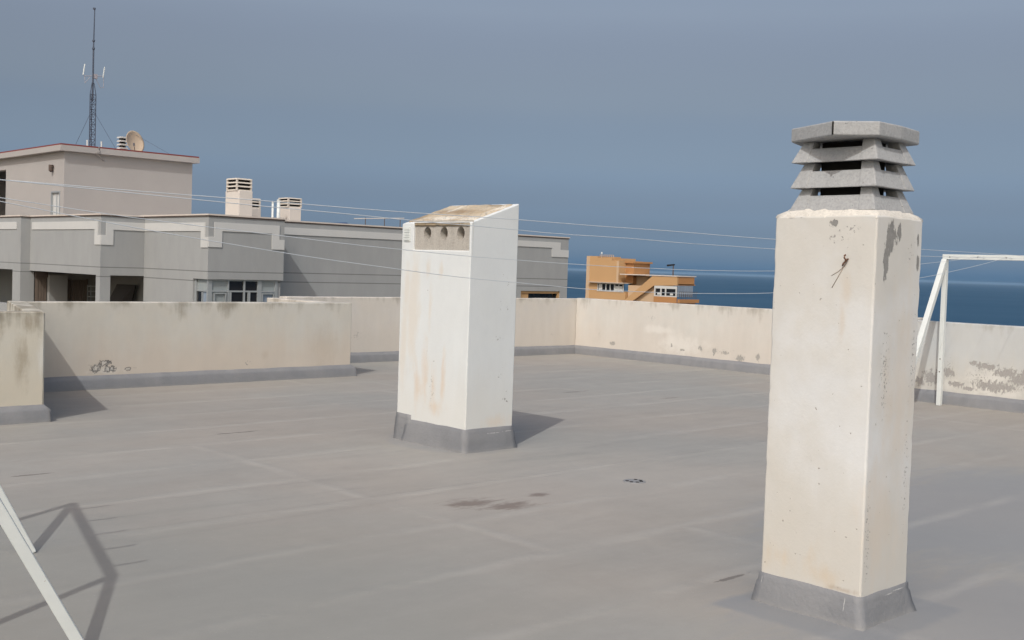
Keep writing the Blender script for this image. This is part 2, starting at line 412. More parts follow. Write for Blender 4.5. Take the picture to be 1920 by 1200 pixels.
M['wall_stub'] = plaster('cream_render_stub', (0.558, 0.54, 0.481), (0.54, 0.508, 0.432), 1.07, gshift=.55, seed=4.1, grime=.8, low=(0.549, 0.504, 0.418),
    streaks=[(ex(11.05, [(4.0, .95, .12, .14), (3.92, .6, .1, .35), (3.6, .9, .2, .2)], 'Y'), (.30, .25, .18), .6), (ex(11.05, [(4.12, .62, .06, .25)], 'Y'), (.64, .64, .61), .6)],
    specks=ex(11.05, [(3.95, .19, .06, .03)], 'Y'))
M['wall_back'] = plaster('cream_render_back', (0.586, 0.558, 0.521), (0.567, 0.53, 0.479), 1.07, low=(0.567, 0.521, 0.465), seed=7.7, gshift=.2, grime=.55,
    specks=ex(15.13, [(10.75, .45, .2, .15), (15.3, .4, .12, .1)], 'Y'))
M['wall_far'] = plaster('cream_render_far', (0.578, 0.565, 0.531), (0.573, 0.54, 0.497), 1.085, low=(0.573, 0.526, 0.473), seed=2.2, gshift=.2, grime=.5,
    whites=ex(15.95, [(12.5, .35, .7, .25), (13.0, .6, .5, .1)], 'X'),
    peels=ex(15.95, [(14.14, .26, .08, .06), (12.72, .33, .03, .05), (12.49, .27, .07, .03), (12.07, .33, .06, .05), (11.78, .3, .05, .08), (11.55, .29, .08, .05), (11.24, .22, .13, .07), (10.87, .27, .06, .08), (10.3, .25, .3, .06)], 'X'),
    rawcol=(.36, .345, .32), specks=ex(15.95, [(14.5, .4, .1, .2), (13.2, .8, .3, .1), (11.6, .3, .5, .1)], 'X'))
M['wall_near'] = plaster('cream_render_near', (0.51, 0.525, 0.53), (0.49, 0.495, 0.485), 1.105, seed=5.4, grime=.45, low=(0.541, 0.518, 0.47), rawcol=(.35, .335, .32),
    whites=ex(14.6, [(6.35, .40, .45, .20), (6.3, .25, .9, .12), (5.2, .33, .8, .22)], 'X'),
    peels=ex(14.6, [(6.57, .58, .06, .05), (6.41, .55, .20, .07), (6.15, .49, .24, .085), (5.92, .42, .28, .15), (6.28, .30, .40, .10), (6.62, .235, .14, .045), (6.91, .43, .11, .09), (7.14, .34, .20, .13), (7.31, .27, .1, .1), (6.81, .28, .17, .05), (5.6, .34, .35, .16), (5.1, .30, .5, .12)], 'X'),
    specks=ex(14.6, [(6.5, .4, .4, .2), (6.9, .55, .1, .2)], 'X'))
M['mid'] = plaster('white_render_shaft', (0.632, 0.659, 0.671), (0.623, 0.646, 0.649), None, seed=3.1, mott=.05, pit=.0, rough=.9, low=(0.619, 0.619, 0.595),
    specks=ex(7.41, [(6.836, 1.588, .05, .04), (6.918, 1.5, .05, .1), (6.84, 1.31, .05, .12), (6.915, 1.25, .03, .08), (6.81, 1.0, .1, .06), (6.85, .69, .06, .1), (6.92, .46, .06, .17), (6.86, .25, .05, .05)], 'Y')
        + ex(6.45, [(7.868, .772, .035, .04), (7.862, .648, .03, .04), (7.88, .47, .05, .09), (7.91, .35, .06, .05), (7.98, .85, .03, .05), (7.96, .42, .03, .06), (7.9, .55, .05, .3), (8.0, 1.4, .05, .04)], 'X'),
    streaks=[(ex(6.45, [(7.98, .62, .10, .48), (7.88, .55, .08, .40), (7.74, .62, .055, .40), (8.10, .5, .07, .3), (7.85, .36, .2, .12)], 'X'), (.60, .46, .33), .5),
             (ex(6.45, [(8.30, 1.45, .09, .28), (8.33, .9, .08, .6), (8.0, 1.62, .06, .16), (7.8, 1.6, .05, .12), (8.2, 1.2, .12, .7), (7.95, 1.25, .05, .4)], 'X'), (.60, .52, .42), .42),
             (ex(7.41, [(6.8, .25, .3, .1)], 'Y'), (.66, .52, .38), .35)])
M['shaftroof'] = plaster('weathered_shaft_roof', (.56, .49, .38), (.40, .305, .20), None, seed=8.3, mott=.4, pit=.14, rough=.95, streaks=[([((6.75, 8.0, 2.1), (.12, .5, 1)), ((6.95, 7.7, 2.2), (.1, .4, 1)), ((6.6, 8.3, 2.0), (.2, .1, 1))], (.22, .15, .085), .75), ([((6.55, 7.8, 2.05), (.1, .5, 1)), ((6.85, 7.5, 2.1), (.2, .06, 1)), ((6.85, 8.1, 2.1), (.2, .05, 1))], (.70, .67, .60), .8)])
def raw_concrete(name, base, pit=.1, var=.2, runs=.25):
    n = N(name, .92, .2)
    a = n.noise(7, 5, .65); b = n.noise(70, 3, .6); r = n.noise(16, 4, .6, (1, 1, .12))
    col = n.scale(base, n.math('ADD', n.math('ADD', n.math('MULTIPLY', a, 2*var), n.math('ADD', n.math('MULTIPLY', r, runs), n.math('MULTIPLY', n.math('SUBTRACT', b, .5), .7))), 1-var-runs/2))
    p = n.step(b, .70-pit*.3, .74-pit*.3)
    col = n.mix(n.math('MULTIPLY', p, .6), col, (.15, .145, .14))
    return n.done(col, n.bump(n.math('SUBTRACT', n.math('ADD', a, n.math('MULTIPLY', b, .5)), n.math('MULTIPLY', p, .8)), .004, .9))
M['ventconcrete'] = raw_concrete('bare_vent_concrete', (.40, .375, .34), .05, .22, .5)
M['capconcrete'] = raw_concrete('precast_cap_concrete', (.345, .35, .355), .14, .14, .08)
M['near'] = plaster('cream_render_chimney', (0.635, 0.64, 0.64), (0.565, 0.548, 0.512), None, seed=6.6, spk=80., ragz=.33, mott=.07, rough=.9, pit=.012, low=(0.552, 0.526, 0.477),
    peels=ex(2.658, [(4.955, 1.88, .05, .075), (4.945, 1.82, .055, .08), (4.915, 1.74, .03, .10), (4.99, 1.865, .05, .06), (5.03, 1.88, .03, .05), (5.222, 1.84, .015, .06), (5.225, 1.74, .016, .06), (4.905, 1.67, .012, .04)], 'Y')
        + ex(4.82, [(2.885, 1.915, .03, .018)], 'X'),
    specks=ex(4.82, [(2.88, 1.915, .06, .05), (2.79, 1.885, .08, .07), (2.885, 1.845, .06, .06), (2.83, 1.87, .09, .08)], 'X')
        + ex(2.658, [(5.15, 1.78, .08, .1), (5.22, 1.3, .05, .5), (4.95, 1.2, .1, .4), (5.2, .7, .05, .5), (4.86, .4, .04, .5)], 'Y'),
    streaks=[(ex(4.82, [(3.1, .25, .3, .16), (2.85, .2, .2, .1)], 'X'), (.56, .46, .34), .55), (ex(2.658, [(5.1, 1.0, .2, .9), (5.0, .5, .3, .4)], 'Y'), (.60, .515, .42), .45),
             (ex(4.82, [(2.75, .158, .12, .03)], 'X'), (.30, .20, .12), .7), (ex(4.82, [(2.80, 1.60, .05, .14), (2.82, 1.45, .03, .15)], 'X'), (.55, .46, .36), .4)])
M['mortar'] = raw_concrete('pale_mortar', (.60, .57, .52), .1, .2, .1)
def metal():
    n = N('white_painted_steel', .42, .4)
    a = n.noise(9, 5, .6); r = n.noise(34, 5, .7)
    col = n.scale((.64, .67, .66), n.math('ADD', n.math('MULTIPLY', a, .18), .90))
    col = n.mix(n.step(r, .66, .72, 0, .75), col, (.22, .12, .07))
    return n.done(col, n.bump(r, .0008, .6))
M['white_metal'] = metal()
M['bolt'] = simple('dull_steel_bolt', (.16, .14, .12), .55, .3, 40., .001, .6)
M['rust'] = simple('rusty_iron', (.19, .10, .065), .85, .4, 60., .002)
M['rope'] = simple('pale_line', (.52, .56, .60), .6, .08, 30., 0)
M['dark'] = simple('dark_void', (.012, .011, .010), .9, .2, 5., 0)
M['scratch'] = simple('scored_render', (.34, .27, .22), .9, .3, 60., .002)

# ------------------------------------------------------------------ terrain and sea
def sea_material():
    n = N('sea_water', .6, 0.0)
    a = n.noise(.0016, 5, .6, (1, 1, 1)); w = n.noise(.02, 5, .65, (1, .5, 1)); w2 = n.noise(.15, 3, .6)
    col = n.mix(n.step(n.math('ADD', n.math('MULTIPLY', a, .7), n.math('MULTIPLY', w, .3)), .35, .65), (.036, .083, .142), (.045, .096, .158))
    nb = n.bump(n.math('ADD', w, n.math('MULTIPLY', w2, .3)), 2.0, .5)
    return n.done(col, nb)
bm = NB(); D = 29900.; v = [bm.verts.new(p) for p in ((-D, -D, -36), (D, -D, -36), (D, D, -36), (-D, D, -36))]; bm.faces.new(v)
tag(obj('sea', bm, sea_material()), 'deep blue sea reaching to the hazy horizon', 'sea', kind='structure')
bm = NB(); prism(bm, [(-400, -300), (120, -300), (170, -100), (155, 60), (175, 160), (140, 320), (-400, 320)], -40, -32)
tag(obj('ground', bm, simple('dry_earth', (.22, .18, .13), .95, .25, .15, .05)), 'dry ground round the buildings far below the roof', 'ground', kind='structure')

# ------------------------------------------------------------------ our roof
bm = NB()
outl = [(-9, -9), (14.84, -9), (14.84, 8.3), (16.19, 8.3), (16.19, 15.37), (9.17, 15.37), (9.17, 13.61), (4.66, 13.61), (4.03, 11.24), (-9, 11.24)]
prism(bm, outl, -32, 0)
tag(obj('roof_floor', bm, M['floor']), 'flat roof deck coated in grey membrane with pale lapped seams', 'roof', kind='structure')

def parapet(name, label, quads, mat, ztops, flash, loc):
    t = thing('parapet_wall', label, 'wall', loc)
    bm = NB()
    for q, (z, sd_) in zip(quads, ztops):
        b2 = NB(); gridpoly(b2, q, 0, z, .12, .004, seed=sd_)
        me = bpy.data.meshes.new('tmp'); b2.to_mesh(me); b2.free(); bm.from_mesh(me); bpy.data.meshes.remove(me)
    obj('wall', bm, mat, t, True, .012)
    bm = NB()
    for f in flash: skirt_line(bm, *f)
    obj('flashing', bm, M['flash'], t, True)
    return t
parapet('', 'low cream parapet with peeling patch near its left end, left of the white vent shaft', [rect(4.80, 9.40, 13.37, 13.60)], M['wall_left'], [(1.06, 1.)], [((4.7, 13.37), (9.40, 13.37), (0, -1), FLASH, 0, 1), ((9.40, 13.37), (9.40, 15.13), (1, 0), FLASH, 1, 0)], (7.1, 13.48, 0))
parapet('', 'short cream return wall joining two parapets, its top seen behind the left parapet', [rect(9.18, 9.399, 13.605, 15.36)], M['wall_back'], [(1.05, 3.)], [], (9.28, 14.5, 0))
parapet('', 'grimy cream parapet at the left edge, ending in a corner that casts a shadow', [rect(-9, 4.14, 11.02, 11.235)], M['wall_stub'], [(1.07, 6.)], [((-9, 11.02), (4.14, 11.02), (0, -1), FLASH, 0, 1)], (0, 11.1, 0))
parapet('', 'slanting cream wall running back from the grimy corner to the left parapet', [[(4.02, 11.24), (4.145, 11.022), (4.80, 13.365), (4.67, 13.60)]], M['wall_stub'], [(1.068, 9.)], [((4.141, 11.02), (4.80, 13.37), (.963, -.269), FLASH, 1, 0)], (4.4, 12.3, 0))
parapet('', 'cream parapet at the back of the roof, partly behind the white vent shaft', [rect(9.405, 16.18, 15.13, 15.36)], M['wall_back'], [(1.075, 2.)], [((9.40, 15.13), (15.95, 15.13), (0, -1), FLASH, 0, -1)], (12.7, 15.25, 0))
parapet('', 'sunlit cream parapet facing the sea, with a row of small peeled spots, between vent shaft and tall chimney', [rect(15.95, 16.18, 8.05, 15.125)], M['wall_far'], [(1.09, 4.)], [((15.95, 15.13), (15.95, 8.3), (-1, 0), FLASH, -1, -1)], (16.06, 11.6, 0))
parapet('', 'cream parapet at the right edge with a wide grey peeled area, right of the tall chimney', [rect(14.60, 14.83, -9, 8.28)], M['wall_near'], [(1.10, 5.)], [((14.60, 8.28), (14.60, -9), (-1, 0), FLASH, 1, 0)], (14.7, 0, 0))
parapet('', 'short cream return wall hidden behind the tall chimney', [rect(14.835, 15.945, 8.05, 8.28)], M['wall_far'], [(1.09, 7.)], [((14.6, 8.28), (15.95, 8.28), (0, 1), FLASH, 1, -1)], (15.4, 8.16, 0))

# ------------------------------------------------------------------ white vent shaft with sloping top
def vent_shaft():
    x0, x1, y0, y1, y2 = 6.45, 7.02, 7.41, 8.245, 8.40
    t = thing('vent_shaft', 'white rendered vent shaft with a sloping top and three round holes, mid roof', 'vent shaft', (6.73, 7.9, 0))
    top = lambda x, y: 2.03+(x-x0)/(x1-x0)*.20
    bm = NB()
    # body with a recess for the vent plate: ring of grid prisms round the recess
    zb, za = 1.772, 2.022; ya, yb = 7.438, 8.225
    gridpoly(bm, rect(x0, x1, y0, y2), 0, 2.03, .05, 0, topz=lambda x, y: top(x, y)-.25*max(0, y-y2+.05), seed=2.)
    face = [v for v in bm.verts if v.co.x < x0+.001]
    for t_, ax_ in ((ya, 1), (yb, 1), (zb, 2), (za, 2)):      # bring one row of the net onto each edge of the recess
        vals = sorted({round(v.co[ax_], 4) for v in face})[1:-1]
        near = min(vals, key=lambda q: abs(q-t_))
        for v in face:
            if abs(v.co[ax_]-near) < .0006: v.co[ax_] = t_
    for v in bm.verts: v.co += (noise.noise_vector(v.co*2.3)*.55+noise.noise_vector(v.co*11)*.45)*.0022
    # cut the recess: remove the faces of the sunny side inside the plate, push a pocket in
    kill = [f for f in bm.faces if f.calc_center_median().x < x0+.02 and ya+.0 < f.calc_center_median().y < yb and zb < f.calc_center_median().z < za and abs(f.normal.x) > .5]
    bmesh.ops.delete(bm, geom=kill, context='FACES')
    rim = [e for e in bm.edges if e.is_boundary and e.verts[0].co.z > .5 and e.verts[1].co.z > .5]
    r = bmesh.ops.extrude_edge_only(bm, edges=rim)
    for v in r['geom']:
        if isinstance(v, bmesh.types.BMVert): v.co.x = x0+.07
    o = obj('body', bm, M['mid'], t, True, .010)
    # bare concrete plate with three round holes, set back in the recess
    bm = NB(); seg = 20; hs = [8.045, 7.808, 7.575]; hz = 1.935; hr = .052; xp = x0+.022
    ys = [yb+.03]+[(hs[0]+hs[1])/2, (hs[1]+hs[2])/2]+[ya-.03]
    for k, hy in enumerate(hs):
        a, b = ys[k], ys[k+1]; z0_, z1_ = zb-.03, za+.03
        inner, outer, back = [], [], []
        for i in range(seg):
            an = 2*math.pi*i/seg; cy, cz = math.cos(an), math.sin(an)
            inner.append(bm.verts.new((xp, hy+cy*hr, hz+cz*hr*1.15))); back.append(bm.verts.new((xp+.12, hy+cy*hr, hz+cz*hr*1.15)))
            fy = ((a-hy) if cy > 0 else (hy-b))/abs(cy) if abs(cy) > 1e-6 else 9e9
            fz = ((z1_-hz) if cz > 0 else (hz-z0_))/abs(cz) if abs(cz) > 1e-6 else 9e9
            f = min(fy, fz); outer.append(bm.verts.new((xp, hy+cy*f, hz+cz*f)))
        for i in range(seg):
            j = (i+1) % seg
            bm.faces.new((inner[i], inner[j], outer[j], outer[i])); bm.faces.new((inner[i], back[i], back[j], inner[j]))
        cor = [(a, z1_), (b, z1_), (b, z0_), (a, z0_)]
        for (cy_, cz_) in cor:                      # fill the four corners of the plate
            best = sorted(range(seg), key=lambda i: (outer[i].co.y-cy_)**2+(outer[i].co.z-cz_)**2)[:2]
            bm.faces.new((outer[best[0]], outer[best[1]], bm.verts.new((xp, cy_, cz_))))
    obj('vent_panel', bm, M['ventconcrete'], t)
    bm = NB(); box(bm, x0+.135, x0+.15, ya, yb, zb, za); obj('hole_shade_sheet', bm, M['dark'], t)  # black sheet standing in for the dark inside the holes
    # roof slab, browned by weather
    bm = NB(); e = .012
    b0 = [(x0-.02, y0+.03, 2.03), (x1-.02, y0+.03, 2.232), (x1-.02, y2-.02, 2.232), (x0-.02, y2-.02, 2.03)]
    nx = 14; ny = 20; V = []
    for i in range(nx+1):
        rowv = []
        for j in range(ny+1):
            x = x0+.014+(x1-x0-.03)*i/nx; y = y0+.03+(y2-y0-.06)*j/ny
            rowv.append(bm.verts.new((x, y, top(x, y)+.010+.008*noise.noise(Vector((x*13, y*13, 1)))-(.014 if j in (0, ny) or i in (0, nx) else 0))))
        V.append(rowv)
    for i in range(nx):
        for j in range(ny): bm.faces.new((V[i][j], V[i+1][j], V[i+1][j+1], V[i][j+1]))
    r = bmesh.ops.extrude_face_region(bm, geom=bm.faces[:])
    bmesh.ops.translate(bm, verts=[g for g in r['geom'] if isinstance(g, bmesh.types.BMVert)], vec=(0, 0, -.03))
    obj('roof_slab', bm, M['shaftroof'], t, True)
    # small white grille on the left part of the face
    bm = NB(); box(bm, x0-.008, x0+.02, 8.265, 8.362, 1.86, 1.995)
    for k in range(5): box(bm, x0-.014, x0-.0085, 8.275, 8.352, 1.872+k*.024, 1.872+k*.024+.012)
    obj('grille', bm, M['white_metal'], t)
    # flashing
    pr = [(.0, .205), (.007, .202), (.009, .165), (.016, .150), (.024, .08), (.036, .006), (.039, -.004)]
    bm = NB(); skirt_loop(bm, x0, x1, y0, y1-.01, pr, .05, .004); obj('flashing', bm, M['flash'], t, True)
    pr2 = [(o*.55, z+.045 if z > .03 else z) for o, z in pr]
    bm = NB(); skirt_loop(bm, x0, x1, y1-.06, y2, pr2, .05, .003); obj('flashing', bm, M['flash'], t, True)
vent_shaft()

# ------------------------------------------------------------------ tall chimney with precast louvred cap
def tall_chimney():
    x0, x1, y0, y1 = 4.82, 5.268, 2.658, 3.216
    t = thing('chimney', 'tall square cream chimney with a grey louvred concrete cap, at the right front', 'chimney', (5.04, 2.94, 0))
    bm = NB(); gridpoly(bm, rect(x0, x1, y0, y1), 0, 1.95, .035, .003, topz=lambda x, y: 1.95+.012*noise.noise(Vector((x*6, y*6, 0))), seed=11.)
    for v in bm.verts:                                  # knocked, uneven arrises
        k = (abs(v.co.x-x0) < .01)+(abs(v.co.x-x1) < .01)+(abs(v.co.y-y0) < .01)+(abs(v.co.y-y1) < .01)
        if k >= 2:
            q = noise.noise(Vector((v.co.x*3, v.co.y*3, v.co.z*13))); d = Vector((5.044-v.co.x, 2.937-v.co.y, 0)).normalized()
            v.co += d*max(0, q)*.008
    obj('shaft', bm, M['near'], t, True, .011)
    # sloped mortar bed
    bm = NB(); loops = []
    for k, (o, z) in enumerate([(-.002, 1.938), (-.006, 1.952), (-.022, 1.966), (-.040, 1.980), (-.055, 1.990)]):
        lp = []; c = [Vector((x0-o, y0-o, z)), Vector((x1+o, y0-o, z)), Vector((x1+o, y1+o, z)), Vector((x0-o, y1+o, z))]
        for a, b in zip(c, c[1:]+c[:1]):
            for i in range(12):
                q = a.lerp(b, i/12); f = noise.noise_vector(q*22); q += Vector((f.x, f.y, f.z))*.008; lp.append(q)
        loops.append(lp)
    loft(bm, loops, False, True); obj('mortar_bed', bm, M['mortar'], t, True)
    cx, cy = 5.047, 2.928
    def ringrect(ix, z): hx, hy = .188-ix, .232-ix; return [(cx-hx, cy-hy, z), (cx+hx, cy-hy, z), (cx+hx, cy+hy, z), (cx-hx, cy+hy, z)]
    def louvre(z0, h, ph, inset):
        bm = NB()
        # sloping side panels (hollow)
        o0 = ringrect(0, z0); o1 = ringrect(inset*ph/h, z0+ph); i1 = ringrect(inset*ph/h+.05, z0+ph); i0 = ringrect(.075, z0+.006)
        L = [[bm.verts.new(p) for p in lp] for lp in (o0, o1, i1, i0)]
        for a, b in zip(L, L[1:]+L[:1]):
            for i in range(4): j = (i+1) % 4; bm.faces.new((a[i], a[j], b[j], b[i]))
        # four corner posts, tapering with the slope
        for sx_ in (-1, 1):
            for sy_ in (-1, 1):
                def q(z, ins, w):
                    X, Y = cx+sx_*(.188-ins), cy+sy_*(.232-ins)
                    return [(X, Y, z), (X-sx_*w, Y, z), (X-sx_*w, Y-sy_*w, z), (X, Y-sy_*w, z)]
                loft(bm, [q(z0+.001, -.0035, .092), q(z0+h, inset-.0035, .060)])
        return bm
    for z0, h, ph, ins in ((1.975, .115, .078, .045), (2.088, .128, .086, .05), (2.214, .108, .071, .045)):
        obj('louvre_ring', louvre(z0, h, ph, ins), M['capconcrete'], t, False, .005)
    bm = NB(); box(bm, cx-.085, cx+.085, cy-.125, cy+.125, 1.98, 2.318); obj('gap_shade_core', bm, M['dark'], t)  # black block added inside the cap so its gaps look shaded
    # chamfered top slab in two castings with an open joint
    out = [(4.735, 2.86), (4.86, 2.69), (5.07, 2.685), (5.29, 2.71), (5.355, 2.95), (5.25, 3.185), (5.05, 3.235), (4.885, 3.185)]
    bm = NB(); c = Vector((5.05, 2.95))
    def ring(s, z): return [(c.x+(x-c.x)*s, c.y+(y-c.y)*s, z) for x, y in out]
    loft(bm, [ring(.97, 2.321), ring(1.0, 2.327), ring(1.0, 2.385), ring(.99, 2.392)])
    sl = obj('cap_slab', bm, M['capconcrete'], t, False, .004)
    bm = NB(); a = Vector((4.735, 2.86, 0)); tube(bm, (4.733, 2.861, 2.326), (4.733, 2.861, 2.388), .0045, 6); obj('joint', bm, M['dark'], sl)
    # flashing and rusty hook with scratches below it
    pr = [(.0, .145), (.006, .143), (.008, .112), (.014, .098), (.022, .055), (.034, .006), (.037, -.004)]
    bm = NB(); skirt_loop(bm, x0, x1, y0, y1, pr, .04, .004); obj('flashing', bm, M['flash'], t, True)
    bm = NB(); pts = [(4.83, 2.800, 1.742), (4.795, 2.800, 1.738), (4.787, 2.802, 1.747), (4.789, 2.803, 1.757), (4.799, 2.803, 1.760)]
    polytube(bm, pts, .0042, 6); polytube(bm, [(4.812, 2.800, 1.74), (4.806, 2.818, 1.718), (4.812, 2.824, 1.71)], .004, 6)
    obj('hook', bm, M['rust'], t, True)
    bm = NB()
    polytube(bm, [(4.818, 2.806, 1.730), (4.8185, 2.835, 1.68), (4.8190, 2.880, 1.602)], .0016, 5)
    polytube(bm, [(4.818, 2.820, 1.705), (4.8185, 2.850, 1.680), (4.819, 2.885, 1.660)], .0013, 5)
    obj('scratch_lines', bm, M['scratch'], t, True)
tall_chimney()

# ------------------------------------------------------------------ clothes-line frames and lines
lo = 1.98/math.tan(EL)
dx_, dy_ = math.cos(AZ)*lo, math.sin(AZ)*lo
P1 = Vector((2.931-dx_, 7.277-dy_, 1.98)); P2 = Vector((2.436-dx_, 5.52-dy_, 1.98))
F1 = Vector((2.285, 6.21, 0)); F2 = Vector((1.87, 4.47, 0))
R1 = Vector((14.34, 6.9, 1.975)); R2 = Vector((14.34, 5.14, 1.975))
def frame(label, A, Bp, FA, FB, dirx, ext=.0, wd=.06):
    t = thing('drying_frame', label, 'drying frame', (A.x, A.y, 0), 'white drying frames')
    ax = (Bp-A).normalized()
    bm = NB(); bar(bm, A-ax*wd/2, Bp+ax*(wd/2+ext), wd, wd); top = obj('top_bar', bm, M['white_metal'], t, False, .004)
    for p in (A, Bp):
        bm = NB(); bar(bm, (p.x, p.y, .0), (p.x, p.y, p.z-wd/2-.001), wd*.9, wd*.9, up=ax); obj('upright', bm, M['white_metal'], t, False, .004)
    for p, f in ((A, FA), (Bp, FB)):
        d = (f-p).normalized(); s = p+d*wd*.8
        bm = NB(); bar(bm, s, f, wd*1.02, wd*1.02, up=ax); obj('brace', bm, M['white_metal'], t, False, .004)
    for k in range(5):
        q = A.lerp(Bp, .1+.2*k)
        bm = NB(); polytube(bm, [q, q+Vector((dirx*.10, 0, 0)), q+Vector((dirx*.17, 0, -.004)), q+Vector((dirx*.20, 0, .006)), q+Vector((dirx*.205, 0, .02))], .010 if dirx > 0 else .005, 6)
        obj('line_hook', bm, M['bolt' if dirx > 0 else 'white_metal'], top, True)
        q2 = A.lerp(Bp, .04+.21*k)-Vector((dirx*-.031, 0, 0))
        bm = NB(); tube(bm, q2-Vector((dirx*.002, 0, 0)), q2+Vector((dirx*.006, 0, 0)), .009, 8); obj('bolt', bm, M['bolt'], top)
    for zz in (.45, .62):
        bm = NB(); tube(bm, (A.x-.031, A.y, zz), (A.x-.024, A.y, zz), .009, 8); obj('bolt', bm, M['bolt'], t)
    return t
frame('white drying frame at the lower left edge, two slanting legs in view', P1, P2, F1, F2, 1, wd=.045)
frame('white drying frame beside the right parapet, behind the tall chimney', R1, R2, Vector((13.25, 6.9, 0)), Vector((13.25, 5.14, 0)), -1, wd=.066)
LINES = [(.1, .3, .30, 'slack white clothesline passing just under the vent holes of the white shaft'), (.3, .5, .50, 'most slack white clothesline, hanging lowest across the grey building'),
         (.5, .95, .02, 'taut white clothesline, topmost of the four crossing the sky'), (.66, .7, .10, 'second white clothesline from the top, just below the tautest one')]
for tl, tr, sg, lab in LINES:
    a = P1.lerp(P2, tl)+Vector((.2, 0, 0)); b = R1.lerp(R2, tr)-Vector((.2, 0, 0)); pts = []
    for i in range(61):
        u = i/60; p = a.lerp(b, u); p.z -= 4*sg*u*(1-u); p.z += .006*noise.noise(Vector((u*14, tl*9, 0))); pts.append(p)
    bm = NB(); polytube(bm, [p-a for p in pts], .0023, 5)
    o = obj('clothesline', bm, M['rope'], None, True); o.location = a
    tag(o, lab, 'clothesline', 'clotheslines strung between the two frames')

# small floor drain
t = thing('floor_drain', 'small round floor drain with a row of dark holes in the grey roof deck', 'drain', (6.72, 5.68, 0))
bm = NB(); tube(bm, (6.72, 5.68, -.01), (6.72, 5.68, .006), .10, 24, .085); obj('rim', bm, M['flash'], t)
for k in range(6):
    a = R(150+48*k); x, y = 6.72+.058*math.cos(a), 5.68+.058*math.sin(a)
    bm = NB(); tube(bm, (x, y, .0055), (x, y, .0085), .015, 8); obj('hole', bm, M['dark'], t)

# ------------------------------------------------------------------ neighbour building
def facade(name, base, j0=1.21, j1=.90):
    """smooth painted render with two thin joints, their shade painted as dark lines"""
    n = N(name, .85, .25)
    a = n.noise(.35, 4, .55); b = n.noise(2.5, 4, .6, (1, 1, .35)); f = n.noise(25, 3)
    col = n.scale(base, n.math('ADD', n.math('ADD', n.math('MULTIPLY', a, .16), n.math('MULTIPLY', b, .20)), .82))
    z = n.xyz()[2]
    d = n.math('MINIMUM', n.math('ABSOLUTE', n.math('SUBTRACT', z, j0)), n.math('ABSOLUTE', n.math('SUBTRACT', z, j1)))
    k = n.step(d, .010, .022, .65, 0)  # shade of the grooves put into the colour
    col = n.mix(k, col, tuple(c*.3 for c in base))
    return n.done(col, n.bump(f, .004, .4))
M['fac'] = facade('grey_facade_paint', (.325, .335, .34))
M['fac2'] = facade('inner_facade_paint', (.30, .30, .295), 50, 50)
M['trim'] = simple('pale_facade_trim', (.54, .545, .54), .85, .06, 2., .002)
M['coping'] = simple('cream_coping', (.60, .54, .49), .85, .15, 2., .003)
M['fittings_shade'] = simple('dark_fittings_and_coping_shade', (.10, .075, .065), .8, .2, 3., 0)
M['stair'] = simple('pinkish_render', (.385, .365, .355), .88, .09, .8, .003)
M['redtile'] = simple('red_roof_edge', (.20, .045, .04), .8, .2, 5., .003)
M['alu'] = simple('grey_aluminium', (.36, .385, .40), .45, .08, 6., 0, .3)
def glass(name, col, rough=.08):
    n = N(name, rough, .5); a = n.noise(2.2, 3, .5, (1, 1, .25))
    return n.done(n.scale(col, n.math('ADD', n.math('MULTIPLY', a, .5), .75)))
M['gdark'] = glass('dark_window_glass', (.018, .017, .018)); M['gpale'] = glass('curtained_window_glass', (.30, .33, .335), .15); M['gblue'] = glass('pale_blue_window_glass', (.24, .29, .36), .12)
M['wood'] = simple('dull_brown_wood', (.14, .11, .09), .8, .2, 6., .002, stretch=(4, 4, .4))
M['board'] = simple('dark_leaning_board', (.045, .038, .036), .6, .2, 4., 0)

